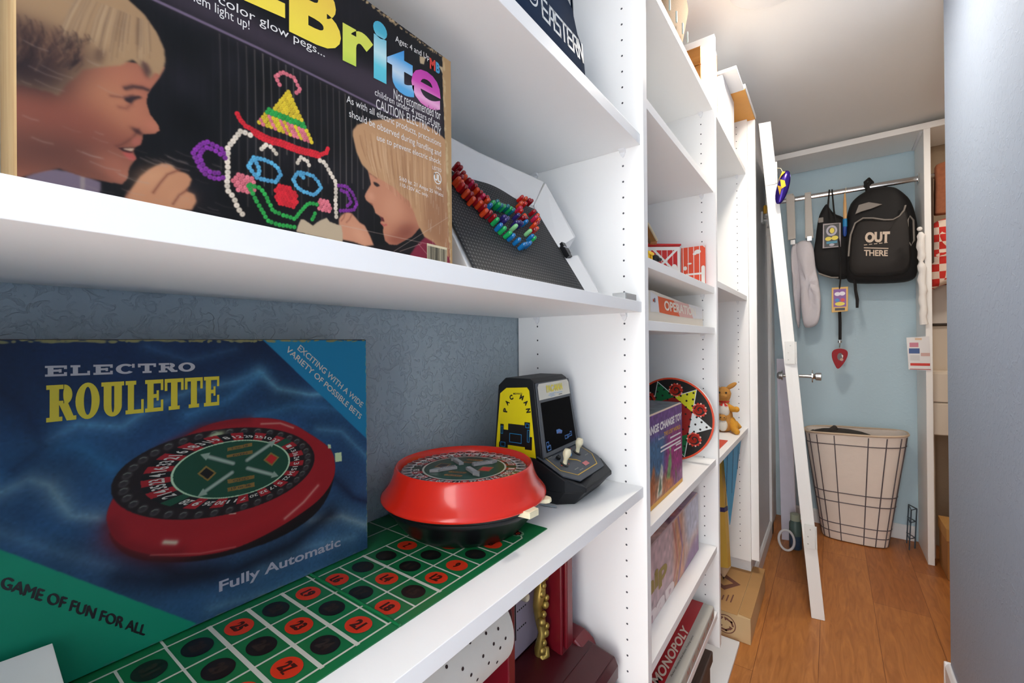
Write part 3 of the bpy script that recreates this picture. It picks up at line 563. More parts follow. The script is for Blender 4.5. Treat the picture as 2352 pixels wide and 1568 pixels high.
# the printed wheel
cv.poly(smooth_outline([(100.9,-161.2),(105.3,-179.6),(118.3,-196.6),(143,-210.6),(172.3,-221.2),(205.1,-226.5),(255.5,-227),(299.4,-213.4),(319.6,-186.4),(324.2,-156.9),(183.3,-139.3)], 2), (12, 9, 12), .6)
cv.poly(smooth_outline([(100.6,-155.9),(101.5,-147.7),(103.9,-140),(109.5,-131),(118.7,-120.5),(125.6,-111.2),(134.4,-106.5),(155,-92.3),(183.7,-80.3),(220.3,-80.6),(251.1,-86.4),(273.3,-98.2),(285,-107.3),(306.5,-124.4),(320,-137.6),(324.2,-156.9),(322.4,-174.9),(305.9,-194.6),(278.3,-206.6),(242.2,-216.7),(205.1,-221.4),(172.3,-216),(143,-204.9),(118.3,-189.6),(105.3,-174.4)], 3), (172, 20, 32), .5)
for P_, w_, c_, so, al in (([(108.5,-171.3),(132.2,-191),(162.2,-201.3),(205.2,-203.6),(250.3,-197.6),(284.4,-185.4)], 16, (196, 26, 38), 10, .7), ([(103.8,-161.1),(111.7,-181),(132.1,-196.6),(154.4,-205.3)], 7, (120, 10, 22), 6, .8), ([(258.4,-205.8),(281.3,-193.2),(299.7,-178)], 2.6, (240, 150, 156), 1.2, .9), ([(147.3,-101.3),(158.9,-96.5),(175.1,-93.5)], 2.0, (238, 190, 190), 1.0, .8), ([(232.7,-89.9),(253.7,-92.3),(269,-100.3)], 1.6, (240, 170, 172), .8, .8), ([(143.1,-190.6),(151.5,-194.2)], 4.0, (240, 214, 210), 1.4, .9), ([(132.1,-198.8),(172.3,-213.1),(205.1,-218.9)], 1.0, (226, 120, 126), .6, .7), ([(199.6,-181.4),(205.4,-182.7)], 1.2, (240, 200, 200), .4, .9), ([(118.7,-120.5),(123.7,-139.4),(118.6,-144.4)], 3, (214, 60, 66), 1.5, .5), ([(129.1,-107.6),(143.6,-97.1),(175.2,-83.8),(220.3,-83.2)], 5, (124, 12, 24), 3, .7)): cv.stroke(P_, w_, c_, so, al)
class Ell:
    """an ellipse given in the print by its centre and two conjugate half-diameters"""
    def __init__(s, P_): s.c, s.e1, s.e2 = np.array(P_[0]), np.array(P_[1])-np.array(P_[0]), np.array(P_[2])-np.array(P_[0])
    def at(s, t, k=1.0): return tuple(s.c + k*(s.e1*math.cos(t)+s.e2*math.sin(t)))
    def ring(s, k=1.0, n=64): return [s.at(2*math.pi*i/n, k) for i in range(n)]
EP = Ell([(199.9,-135.4),(293.8,-142),(200.2,-90.4)]); EN = Ell([(203.4,-134.2),(281.8,-139.9),(203.6,-95.5)]); EG = Ell([(206.4,-134.2),(265,-138.8),(206.6,-103.7)])
cv.poly(EP.ring(1.02), (30, 16, 20), .4)
for i in range(38):
    q = EP.at(2*math.pi*(i+.5)/38, .93); cv.ell(q, 3.9, 3.0, (96, 84, 92), .5, .6, .8); cv.ell(q, 3.0, 2.2, (44, 32, 40), .5, .8, .85); cv.stroke([(q[0]-2.4, q[1]+1.6), (q[0], q[1]+2.4), (q[0]+2.4, q[1]+1.6)], .5, (196, 188, 194), .3, .6)
cv.ell([(186.8,-95.6)][0], 8, 3.5, (226, 214, 190), .3, 1.2, .8)
SEQ = ['31', '19', '8', '12', '29', '25', '10', '27', '00', '1', '13', '36', '24', '3', '15', '34', '22', '5', '17', '32', '20', '7', '11', '30', '26', '9', '28', '0', '2', '14', '35', '23', '4', '16', '33', '21', '6', '18']
REDS = {1, 3, 5, 7, 9, 12, 14, 16, 18, 19, 21, 23, 25, 27, 30, 32, 34, 36}
T0 = 2.02                                              # where 31 stands, going clockwise
for i, s in enumerate(SEQ):
    ta, tb = T0 - 2*math.pi*(i-.5)/38, T0 - 2*math.pi*(i+.5)/38
    c = (22, 70, 56) if s in ('0', '00') else (176, 24, 36) if i % 2 else (18, 16, 20)
    cv.poly([EN.at(ta), EN.at((ta+tb)/2), EN.at(tb), EG.at(tb), EG.at((ta+tb)/2), EG.at(ta)], c, .15)
cv.poly(EG.ring(1.0), (206, 206, 196), .2); cv.poly(EG.ring(.965), (22, 66, 54), .2)
for P_, w_ in (([(203.4,-128.1),(179.2,-115.3)], 4.6), ([(217.6,-127.7),(242.9,-114.6)], 4.6), ([(218,-136.7),(245.3,-150.8)], 4.6), ([(202.2,-137.7),(176.4,-151.3)], 4.6)):
    a, b = np.array(P_[0]), np.array(P_[1]); d = (b-a)/np.hypot(*(b-a)); n = np.array((-d[1], d[0]))
    cv.stroke(P_, w_, (120, 116, 126), .3); cv.stroke(P_, w_*.5, (170, 166, 172), .3); cv.poly([tuple(b+n*4.2-d*1), tuple(b+d*7), tuple(b-n*4.2-d*1)], (160, 156, 162), .3)
for c_, col_ in (([(170.3,-131.1),(178.1,-124.5),(187.7,-134.4),(179.5,-141.2)], (20, 16, 18)), ([(234.5,-131.4),(242.8,-124.1),(252.4,-132.1),(244,-140.6)], (206, 30, 34))):
    c0 = np.mean(np.array(c_), 0); cv.poly(c_, (150, 104, 54), .2); cv.poly([tuple(c0+(np.array(q)-c0)*.72) for q in c_], col_, .2)
for c_ in ([(197.8,-110.2),(222.6,-109.3),(223,-113.1),(198.2,-113.8)], [(197.1,-117.6),(223,-117.8),(223.5,-121.6),(197.5,-120.7)], [(197.6,-144.2),(224.8,-145.9),(224.8,-149.9),(198.3,-148.6)], [(197.6,-153),(224.8,-154.1),(225.2,-159),(198.2,-157.2)]): cv.poly(c_, (146, 98, 52), .2)
cv.poly([(323.3,-142),(332.8,-142.7),(333.4,-154.7),(323.9,-153.8)], (222, 212, 188), .3); cv.poly([(313.5,-128.7),(317.4,-129.8),(318.1,-134.8),(314.1,-134)], (222, 212, 188), .3)
# worn edges
for k in range(150):
    a = rng.uniform(2, 300) if k % 3 else rng.uniform(2, 371); cv.ell((a, 5.2+rng.uniform(-1.6, .6)), rng.uniform(.8, 5), rng.uniform(.4, 1.5), (156, 130, 98), rng.uniform(-.2, .2), .2, .9)
for k in range(60):
    b = rng.uniform(-280, 0); cv.ell((371.6+rng.uniform(-.7, .2), b), .5, rng.uniform(.6, 3), (170, 168, 160), 0, .2, .8)
for k in range(40):
    a = rng.uniform(100, 370); cv.ell((a, -284+rng.uniform(-.3, 1.0)), rng.uniform(1, 4), .5, (120, 124, 130), 0, .2, .6)
cv.img *= np.array((.74, .86, .74))
cv.build('front_print', rf, PRINT_M, t, 0.3)
mb = MB()                                              # slab-serif title, letter by letter
def slab_text(mb, word, P_, m, gap=.12, w_of=None, th=.30, ser=.13, lift=.6):
    BL_, BR_, TL_ = [np.array(q, float) for q in P_]; ws = [(w_of or {}).get(c, 1.0) for c in word]; tot = sum(ws)+gap*(len(word)-1); x = 0.0
    for c, w in zip(word, ws):
        X0, X1 = x/tot, (x+w)/tot; x += w+gap
        lf_ = [lift]
        def q(u, v): return rf.p(BL_+(BR_-BL_)*(X0+(X1-X0)*u)+(TL_-BL_)*v, lf_[0])
        def R(u0, u1, v0, v1): lf_[0] += .03; mb.add([q(u0, v0), q(u1, v0), q(u1, v1), q(u0, v1)], [(0, 1, 2, 3)], m)
        def ARC(u0, u1, v0, v1, t0, t1, tu, tv, n=14):
            cu, cvv, ru, rv = (u0+u1)/2, (v0+v1)/2, (u1-u0)/2, (v1-v0)/2; vs = []; lf_[0] += .03
            for i in range(n+1):
                a = t0+(t1-t0)*i/n; vs += [q(cu+ru*math.cos(a), cvv+rv*math.sin(a)), q(cu+(ru-tu)*math.cos(a), cvv+(rv-tv)*math.sin(a))]
            mb.add(vs, [(2*i, 2*i+1, 2*i+3, 2*i+2) for i in range(n)], m)
        if c in 'ELRT':
            sx = .5 if c == 'T' else .12+th/2
            R(sx-th/2, sx+th/2, 0, 1); R(sx-th/2-.12, sx+th/2+.12, 0, ser)
            if c != 'T': R(sx-th/2-.12, sx+th/2+.12, 1-ser, 1)
        if c == 'E':
            R(.1, 1, 1-ser, 1); R(.1, 1, 0, ser); R(.86, 1, .66, 1); R(.86, 1, 0, .36); R(.3, .72, .43, .43+ser); R(.62, .75, .34, .66)
        if c == 'L': R(.1, 1, 0, ser); R(.86, 1, 0, .42)
        if c == 'T': R(0, 1, 1-ser, 1); R(0, .14, .62, 1); R(.86, 1, .62, 1)
        if c == 'O': ARC(0, 1, -.02, 1.02, 0, 2*math.pi, th, ser, 28)
        if c == 'C': ARC(0, 1, -.02, 1.02, .75, 2*math.pi-.7, th, ser, 24); R(.84, .98, .6, 1)
        if c == 'U':
            R(.1, .1+th, .3, 1); R(.9-th, .9, .3, 1); R(0, .22+th, 1-ser, 1); R(.78-th, 1, 1-ser, 1); ARC(.1, .9, -.02, .62, math.pi, 2*math.pi, th, ser, 14)
        if c == 'R':
            R(.3, .62, 1-ser, 1); R(.3, .62, .44, .44+ser); ARC(.34, .95, .44, 1, -math.pi/2, math.pi/2, th, ser, 14); lf_[0] += .03; mb.add([q(.46, .46), q(.74, 0), q(1.06, 0), q(.78, .5)], [(0, 1, 2, 3)], m); R(.80, 1.10, 0, ser)
slab_text(mb, 'ELECTRO', [(63.7,-24.8),(168.9,-26.3),(63.7,-15.9)], 0, .16, {'E': .95, 'L': .9, 'O': 1.05}, .26, .2)
slab_text(mb, 'ROULETTE', [(64.2,-62.6),(190.3,-63.4),(64.4,-32.1)], 1, .07, {'R': 1.05, 'L': .85, 'E': .9}, .34, .12)
mb.build('title_lettering', [mat('ink_grey', (152, 150, 152), rough=.55), mat('ink_golden', (180, 164, 32), rough=.5)], t)
mb = MB()
tx('Fully Automatic', [(189.1,-263.9),(330.3,-268.7),(189.1,-249.2)], 0, .022, rf)
tx('EXCITING WITH A WIDE', [(274.2,-5.9),(362.9,-87.8),(278.6,-0.2)], 1, .012, rf); tx('VARIETY OF POSSIBLE BETS', [(260.1,-7.2),(360.7,-103.7),(264.2,-1.6)], 1, .012, rf)
GP = [(39,-187),(126.8,-272.1),(41,-178.8)]
for k, d in enumerate((-.5, 0, .5)): tx('GAME OF FUN FOR ALL', [(a+d, b) for a, b in GP], 2, 0.0, rf, .6+.03*k)
for i, s in enumerate(SEQ):                            # the numbers round the printed wheel
    if s in ('0', '00'): continue
    a = T0 - 2*math.pi*i/38; w = .030*len(s)+.012
    i0, i1, o0 = np.array(EG.at(a+w, 1.08)), np.array(EG.at(a-w, 1.08)), np.array(EN.at(a+w, .93)); tx(s, (tuple(i0), tuple(i1), tuple(o0)), 1, .02, rf)
tx('1 to 18', [(202.4,-112.9),(218.2,-112.4),(202.1,-110.8)], 2, 0, rf); tx('EVEN', [(203.5,-120.7),(217.6,-120.7),(203.2,-118.7)], 2, 0, rf); tx('ODD', [(203.3,-147.9),(218.9,-148.9),(203.1,-145.8)], 2, 0, rf); tx('19 to 36', [(201.4,-156.3),(220.8,-157),(201.2,-153.7)], 2, 0, rf)
mb.build('small_lettering', [mat('ink_pale', (150, 150, 160), rough=.5), mat('ink_sand', (168, 164, 154), rough=.5), INKK], t)

# ================================================================ betting mat
ZM = -0.2860
mf = Face((0, 0, ZM), (1, 0, 0), (0, 1, 0), (0, 0, 1))
t = thing('betting_mat', 'green roulette betting mat with numbered red and black circles, under the red wheel', 'game mat', (-0.43, 0.3, S3))
MATG = mat('mat_green', (22, 108, 62), rough=0.3, spec=0.5, var=.06, vscale=14); MATL = mat('mat_line', (200, 200, 186), rough=.45)
MATR = mat('mat_red', (206, 52, 26), rough=.35); MATK = mat('mat_black', (24, 24, 24), rough=.35); MATB = mat('mat_brown_ink', (66, 22, 14), rough=.4); MATD = mat('mat_faded_ink', (48, 40, 34), rough=.4)
MB().box(-0.601, -0.355, -0.19, 0.289, S3+.0002, ZM).build('mat_half', MATG, t)
MB().box(-0.601, -0.3548, 0.290, 0.574, S3+.0002, ZM+.0001).build('mat_half', MATG, t)
fold = MB().tube([(-0.601, 0.2895, ZM+.0006), (-0.43, 0.2897, ZM+.0007), (-0.355, 0.2895, ZM+.0006)], .0017, 8).build('fold_ridge', MATG, t, smooth=60)
mb = MB(); x0, x1, p, q0 = -511, -367, 48, 501.5
rows = 19; yl = [q0 - 36.2*i for i in range(rows+1)]
for x in (x0, x0+p, x0+2*p, x1): mf.line(mb, [(x, q0), (x, -185)], 2.2, 0, .35 if x != x1 else .4)
for i, y in enumerate(yl): mf.line(mb, [(x0, y), (x1, y)], 3.4 if i and i % 3 == 0 and False else (4.2 if i in (4, 7, 8, 9) else 2.2), 0, .3)
mf.line(mb, [(x0, q0), (x0, q0+18), (x0+50, q0+52), (x1-34, q0+52), (x1, q0+22), (x1, q0)], 2.2, 0, .3); mf.line(mb, [((x0+x1)/2, q0), ((x0+x1)/2, q0+52)], 2.2, 0, .32)
for y in (430, 285, 140, -5): mf.line(mb, [(-598, y), (x0, y)], 2.2, 0, .3)
for y in (502, 357, 212): mf.line(mb, [(-598, y), (-556, y)], 2.2, 0, .3)
mf.line(mb, [(-556, 510), (-556, -180)], 2.2, 0, .32)
mb.build('white_lines', MATL, t)
mr, mk, mn, md = MB(), MB(), MB(), MB()
for n in range(1, 37):
    r, c = (n-1)//3, (n-1) % 3; cx, cy = x0+p*(c+.5), q0-36.2*(r+.5)
    red = n in REDS; mf.ell(mr if red else mk, (cx, cy), 15.2, 12.6, 0, .5, 28)
    w = 6.2 if n < 10 else 13.5; s = str(n)
    tgt = mn if red else md
    mf.text(tgt, s, (cx-w/2, cy-6.6), (cx+w/2, cy-6.6), (cx-w/2, cy+6.6), 0, .75, .055)
    if '1' in s or '7' in s:                            # old-style feet on the printed figures
        i = s.index('1') if '1' in s else s.index('7'); u = cx-w/2+w*(i+.55)/len(s); mf.rect(tgt, u-2.6, u+2.8, cy-6.8, cy-5.2, 0, .8)
for b_, nm, m in ((mr, 'red_circles', MATR), (mk, 'black_circles', MATK), (mn, 'dark_numbers', MATB), (md, 'faded_numbers', MATD)): b_.build(nm, m, t)
mb = MB(); cx, cy = -384, 532                            # burst mark in the end field
mf.ell(mb, (cx, cy), 13, 9.5, 2, .45, 24)
mf.poly(mb, [(cx+(12.5 if i % 2 else 9)*math.cos(math.pi*i/9)*.9, cy+(12.5 if i % 2 else 9)*.72*math.sin(math.pi*i/9)) for i in range(18)], 0, .55)
mf.ell(mb, (cx+3.6, cy), 2.6, 3.6, 1, .7, 14, 0, .55); mf.ell(mb, (cx-3.6, cy), 2.6, 3.6, 1, .72, 14, 0, .55)
mb.build('zero_mark', [MATK, MATR, mat('mat_pale_green', (120, 168, 130), rough=.4)], t)

# ================================================================ red roulette wheel
WX, WY = -0.4735, 0.5175
t = thing('roulette_wheel', 'round red toy roulette wheel on a black base, standing on the green mat', 'roulette wheel', (WX, WY, ZM+.0006))
REDP = mat('red_plastic', (214, 40, 24), rough=0.24, spec=0.5, coat=.25); GLOSSK = mat('gloss_black', (14, 15, 18), rough=0.32)
C0 = (WX, WY, 0); ZT = -0.1885
MB().lathe([(.0990, ZT-.0112), (.1000, ZT-.007), (.1035, ZT-.001), (.1060, ZT), (.1080, ZT-.0016), (.1100, ZT-.009), (.1125, ZT-.017), (.1160, ZT-.0255), (.1210, ZT-.0335), (.1265, ZT-.0395), (.1290, ZT-.0428), (.1296, ZT-.0455), (.1285, ZT-.0475), (.1240, ZT-.0478)], C0, 96, cap=False).build('red_housing', REDP, t, smooth=50)
MB().lathe([(.0, ZM+.0007), (.086, ZM+.0007), (.092, ZM+.0024), (.099, ZM+.010), (.108, ZM+.021), (.1145, ZM+.0315), (.1190, ZM+.0365), (.1205, ZM+.0395), (.1205, ZM+.0435), (.1230, ZM+.0455), (.1240, ZT-.0480), (.118, ZT-.0470)], C0, 96, cap=False).build('base', GLOSSK, t, smooth=35)
zd = ZT-.0100
wf = Face((WX, WY, zd), (1, 0, 0), (0, 1, 0), (0, 0, 1))
MB().lathe([(.0, zd-.004), (.0992, zd-.004), (.0992, zd), (.0, zd)], C0, 64).build('dial_plate', mat('dial_dark', (34, 22, 24), rough=.4), t, smooth=30)
mb = MB()
for i in range(38):
    a = 2*math.pi*(i+.5)/38; c = (90*math.cos(a), 90*math.sin(a))
    wf.ell(mb, c, 8.2, 6.9, 0, 1.6, 20, a, .74); wf.ell(mb, c, 6.2, 5.2, 1, 1.2, 16, a); wf.ell(mb, (c[0]*1.022, c[1]*1.022), 3.6, 2.4, 2, 1.4, 12, a)
    ring = [wf.p((c[0]+k*(8.2*math.cos(t_)*math.cos(a)-6.9*math.sin(t_)*math.sin(a)), c[1]+k*(8.2*math.cos(t_)*math.sin(a)+6.9*math.sin(t_)*math.cos(a))), l_) for k, l_ in ((1.06, .1), (1.0, 1.6)) for t_ in [2*math.pi*q/20 for q in range(20)]]
    mb.loft([ring[:20], ring[20:]], 0, cap=False)
mb.build('ball_pockets', [mat('clear_rim', (172, 166, 162), rough=.12, spec=.8, coat=.6), mat('pocket_dark', (72, 62, 62), rough=.15, spec=.7), mat('pocket_glint', (132, 124, 120), rough=.15, spec=.7)], t, smooth=50)
az0 = math.atan2(WY, WX); SEQW = ['6', '18'] + SEQ[:36]
mb, mt = MB(), MB()
def pol(r, a): return (r*1000*math.cos(a), r*1000*math.sin(a))
for i, s in enumerate(SEQW):
    a = az0 - 2*math.pi*i/38; h = math.pi/38
    m = 2 if s in ('0', '00') else (0 if int(s) in REDS else 1)
    wf.poly(mb, [pol(.083, a+h), pol(.0665, a+h), pol(.0665, a), pol(.0665, a-h), pol(.083, a-h), pol(.083, a)], m, .3)
    if m < 2:
        w = .0028 if len(s) == 1 else .0052; d = np.array((math.cos(a), math.sin(a)))*1000; e = np.array((math.sin(a), -math.cos(a)))*1000
        bl = d*.0705 - e*w; br = d*.0705 + e*w; tl = d*.0802 - e*w; wf.text(mt, s, tuple(bl), tuple(br), tuple(tl), 0, .7, .02)
mb.build('number_ring', [mat('ring_red', (176, 26, 30), rough=.35), mat('ring_black', (18, 17, 18), rough=.35), mat('ring_green', (18, 60, 44), rough=.35)], t); mt.build('ring_numbers', INKW, t)
mb = MB(); wf.ell(mb, (0, 0), 66.5, 66.5, 0, .45, 72, 0, .955); wf.ell(mb, (0, 0), 63.6, 63.6, 1, .4, 72)
mb.build('centre_disc', [MATL, mat('disc_green', (24, 70, 54), rough=.35)], t)
for k in range(4):                                       # four clear pointers
    a = az0 + math.radians(22) + k*math.pi/2; d, n = V(math.cos(a), math.sin(a), 0), V(-math.sin(a), math.cos(a), 0); c = V(WX, WY, zd+.0006); mb = MB()
    mb.prism([c+d*.014-n*.0042, c+d*.042-n*.0042, c+d*.046-n*.006, c+d*.058, c+d*.046+n*.006, c+d*.042+n*.0042, c+d*.014+n*.0042], (0, 0, .0045))
    for j in range(9): mb.prism([c+d*(.016+j*.003)-n*.003+V(0, 0, .0045), c+d*(.0172+j*.003)-n*.003+V(0, 0, .0045), c+d*(.0172+j*.003)+n*.003+V(0, 0, .0045), c+d*(.016+j*.003)+n*.003+V(0, 0, .0045)], (0, 0, .0008))
    mb.build('pointer', mat('clear_pointer', (172, 170, 170), rough=0.15, spec=.8, trans=.25), t, bevel=.0006)
mb = MB(); GOLD = mat('ink_bronze', (150, 108, 58), rough=.4)
for k, (m, r) in enumerate(((1, .038), (0, .036))):      # diamonds and word plates between the pointers
    a = az0 + math.radians(67+180*k) ; c = np.array(pol(r, a)); e1 = np.array(pol(.013, a+.9)); e2 = np.array(pol(.013, a-.9))
    wf.poly(mb, [tuple(c+e1*1.2), tuple(c+e2*1.2), tuple(c-e1*1.2), tuple(c-e2*1.2)], 2, .6); wf.poly(mb, [tuple(c+e1*.9), tuple(c+e2*.9), tuple(c-e1*.9), tuple(c-e2*.9)], m, .75)
mt = MB()
for k, words_ in enumerate((('EVEN', '1 to 18'), ('ODD', '19 to 36'))):
    a = az0 + math.radians(-23+180*k) ; d = np.array((math.cos(a), math.sin(a)))*1000; n = np.array((math.sin(a), -math.cos(a)))*1000
    for j, wd in enumerate(words_):
        c = d*(.028+.016*j); wf.poly(mb, [tuple(c-n*.013-d*.0042), tuple(c+n*.013-d*.0042), tuple(c+n*.015), tuple(c+n*.013+d*.0042), tuple(c-n*.013+d*.0042), tuple(c-n*.015)], 2, .6)
        wf.text(mt, wd, tuple(c-n*.009-d*.0024), tuple(c+n*.009-d*.0024), tuple(c-n*.009+d*.0024), 0, .8, .01)
mb.build('dial_marks', [mat('dial_red', (206, 34, 30), rough=.35), MATK, GOLD], t); mt.build('dial_words', MATB, t)
for nm, ang, ww in (('push_button', math.radians(-4), .013), ('switch', math.radians(23), .010)):
    d, n = V(math.cos(ang), math.sin(ang), 0), V(-math.sin(ang), math.cos(ang), 0); c = V(WX, WY, ZT-.0545); mb = MB()
    if nm == 'push_button': mb.prism([c+d*.118-n*ww, c+d*.139-n*ww*.8, c+d*.139+n*ww*.8, c+d*.118+n*ww], (0, 0, .008)); mb.prism([c+d*.124-n*ww+V(0, 0, .008), c+d*.124+n*ww+V(0, 0, .008), c+d*.139+n*ww*.8+V(0, 0, .008), c+d*.139-n*ww*.8+V(0, 0, .008)], (0, 0, .0015))
    else: mb.prism([c+d*.118-n*ww, c+d*.131-n*ww, c+d*.137-n*ww*.6, c+d*.139, c+d*.137+n*ww*.6, c+d*.131+n*ww, c+d*.118+n*ww], (0, 0, .006))
    mb.build(nm, CREAM, t, bevel=.0012)
mb = MB()                                                # raised wording on the red flare
def flare_text(s, a0, a1, r0=.1215, r1=.1165, z0=ZT-.0345, z1=ZT-.0268):
    vs, fs, _ = glyphs(s, .01); out = []
    for u, v in vs: a = a0+(a1-a0)*u; r = r0+(r1-r0)*v+.0006; out.append((WX+r*math.cos(a), WY+r*math.sin(a), z0+(z1-z0)*v))
    mb.add(out, fs, 0)
flare_text('PUSH', math.radians(-15), math.radians(-4)); flare_text('OFF', math.radians(11), math.radians(17)); flare_text('ON', math.radians(24), math.radians(29))
mb.build('raised_words', REDP, t)

# ================================================================ white folded card in front of the blue box
mb = MB(); pA, pB, pC = V(-0.512, 0.0655, -0.241), V(-0.512, -0.06, -0.236), V(-0.470, 0.0715, -0.2855)
mb.prism([pA, pB, V(-0.470, -0.06, -0.2855), pC], (0.0006, 0, 0.0010))
tag(mb.build('folded_card', mat('card_white', (214, 212, 200), rough=.7, var=.03), bevel=.0004), 'plain white folded card leaning on the front of the blue roulette box', 'card')

# ================================================================ table-top arcade game
AX, AY = -0.440, 0.7420
t = thing('arcade_game', 'small table-top arcade game with yellow side panel and two joysticks, beside the red wheel', 'arcade game', (AX, AY, S3), math.radians(3))
ARC = mat('arcade_black', (26, 28, 31), rough=0.5, spec=.3, bump=.05, bscale=500); ARCG = mat('arcade_grey', (58, 64, 72), rough=.4); YEL = mat('decal_yellow', (226, 208, 16), rough=.4, var=.03); ABLUE = mat('decal_blue', (40, 132, 190), rough=.4)
mb = MB()                                                # base, octagonal in front
def octo(xb, xf, w, ch, z): return [V(xb, -w, z), V(xf-ch, -w, z), V(xf, -w+ch*.75, z), V(xf, w-ch*.75, z), V(xf-ch, w, z), V(xb, w, z)]
mb.loft([octo(-.094, .068, .076, .026, .0002), octo(-.097, .090, .083, .030, .026)]); 
lo, hi = octo(-.097, .093, .0845, .030, .026), octo(-.097, .093, .0845, .030, .034)
top = [V(-.097, -.0845, .079), V(.004, -.0845, .079), V(.063, -.0845, .049), V(.093, -.062, .034), V(.093, .062, .034), V(.063, .0845, .049), V(.004, .0845, .079), V(-.097, .0845, .079)]
low = [V(-.097, -.0845, .026), V(.004, -.0845, .026), V(.063, -.0845, .026), V(.093, -.062, .026), V(.093, .062, .026), V(.063, .0845, .026), V(.004, .0845, .026), V(-.097, .0845, .026)]
mb.loft([low, top]); mb.build('base', ARC, t, local=True, bevel=.002)
def side_y(z): return .0760 - (z-.07)*.055
mb = MB()                                                # cabinet with slanted front
prof = [(-.092, .072), (.014, .076), (-.006, .2135), (-.016, .2200), (-.070, .2200), (-.086, .2050)]
mb.loft([[V(x, -side_y(z), z) for x, z in prof], [V(x, side_y(z), z) for x, z in prof]]); cab = mb.build('cabinet', ARC, t, local=True, bevel=.002)
pN = V(.1375, 0, .020).normalized(); pT = V(-.020, 0, .1375).normalized(); fo = V(.014, 0, .076)
bf = Face(fo + pN*.0001, (0, 1, 0), pT, pN)
def bwid(b, k=1.0): return side_y(.076+b*.00099)*1000*k
mb = MB(); mb.prism([bf.p((-bwid(0), 1), .2), bf.p((bwid(0), 1), .2), bf.p((bwid(137), 137), .2), bf.p((-bwid(137), 137), .2)], pN*.0035)
mb.build('bezel', ARCG, t, local=True, bevel=.0012)
mb = MB(); bf.poly(mb, [(-bwid(0)+12, 9), (bwid(0)-12, 9), (bwid(100)-9, 100), (-bwid(100)+9, 100)], 0, 3.9)
scr = mb.build('screen', mat('screen_black', (5, 5, 7), rough=0.6, spec=.03), t, local=True)
mb = MB()
def loop(P_, w=1.6): bf.line(mb, P_, w, 0, 4.2, True)
loop([(16, 20), (30, 20), (30, 26), (16, 26)]); loop([(26, 22), (46, 22), (46, 30), (40, 30), (40, 26), (26, 26)]); loop([(-58, 12), (-46, 12), (-46, 20), (-58, 20)]); loop([(-60, 18), (-52, 18), (-52, 27), (-60, 27)]); bf.poly(mb, [(-16, 36), (4, 33), (8, 38), (-4, 43), (-16, 43)], 0, 4.2); bf.line(mb, [(-10, 36), (2, 36)], 1.4, 1, 4.4)
mb.build('maze_marks', [mat('screen_blue', (28, 104, 178), rough=.3), mat('screen_red', (120, 30, 50), rough=.3)], scr, local=True)
mb = MB(); bf.poly(mb, [(-bwid(105)+5, 105), (bwid(105)-5, 105), (bwid(131)-4, 129), (bwid(131)-9, 135), (-bwid(131)+9, 135), (-bwid(131)+4, 129)], 0, 4.0)
bf.text(mb, 'PAC-MAN', (-33, 116), (33, 116), (-33, 130), 1, 4.5, .05)
for k, (a, w) in enumerate(((-24, 26), (-28, 22), (-20, 18))): bf.line(mb, [(a, 113-k*2.6), (a+w, 113.6-k*2.6)], .9, 2, 4.4)
bf.line(mb, [(6, 112.5), (30, 112)], .9, 2, 4.4); bf.line(mb, [(14, 108.3), (28, 108.3)], 1.2, 3, 4.4)
mb.build('marquee', [mat('marquee_cream', (206, 202, 188), rough=.4), mat('marquee_yellow', (214, 196, 44), rough=.4), mat('marquee_blue', (110, 160, 200), rough=.4), INKK], t, local=True)
# yellow side artwork (the printed figures are left out, the maze blocks and words stay)
tl = V(0, .055, 1).normalized(); sf = Face((0, -side_y(.07)-.0009, .07), (1, 0, 0), tl, V(0, -1, .055).normalized())
mb = MB(); sf.poly(mb, [(-88, 4), (2, 6), (-15, 128), (-20, 134), (-66, 131), (-80, 120)], 0, .6)
mb.build('side_decal', YEL, t, local=True)
mb = MB(); sf.text(mb, "MIDWAY'S", (-50, 119), (-30, 120), (-50, 122.6), 0, .9, .03)
for i, ch in enumerate('PAC-MAN'):
    if ch == '-': continue
    th_ = math.pi*(1.03-(i+.35)/6.9*1.06); c = np.array((-41.5+21*math.cos(th_), 86+27*math.sin(th_))); up_ = np.array((math.cos(th_)*.8, math.sin(th_))); up_ /= np.hypot(*up_); ri = np.array((up_[1], -up_[0]))
    sf.text(mb, ch, tuple(c-ri*4), tuple(c+ri*4), tuple(c-ri*4+up_*9.5), 0, .9, .06)
for P_ in ([(-78, 30), (-78, 62), (-70, 62), (-70, 52), (-60, 52), (-60, 64), (-24, 64), (-24, 70), (-12, 70), (-12, 44), (-7, 44), (-7, 20), (-22, 20), (-22, 24), (-60, 24), (-60, 18), (-80, 18), (-80, 26)],): sf.poly(mb, P_, 1, .8)
for P_ in ([(-21, 60), (-14, 60), (-14, 67), (-21, 67)], [(-17, 34), (-13, 34), (-13, 56), (-17, 56)], [(-76, 20), (-66, 20), (-66, 28), (-76, 28)], [(-76, 44), (-72, 44), (-72, 58), (-76, 58)], [(-56, 30), (-30, 30), (-30, 46), (-56, 46)]): sf.line(mb, P_, 1.0, 2, 1.1, True)
mb.build('side_print', [INKK, MATK, ABLUE], t, local=True)
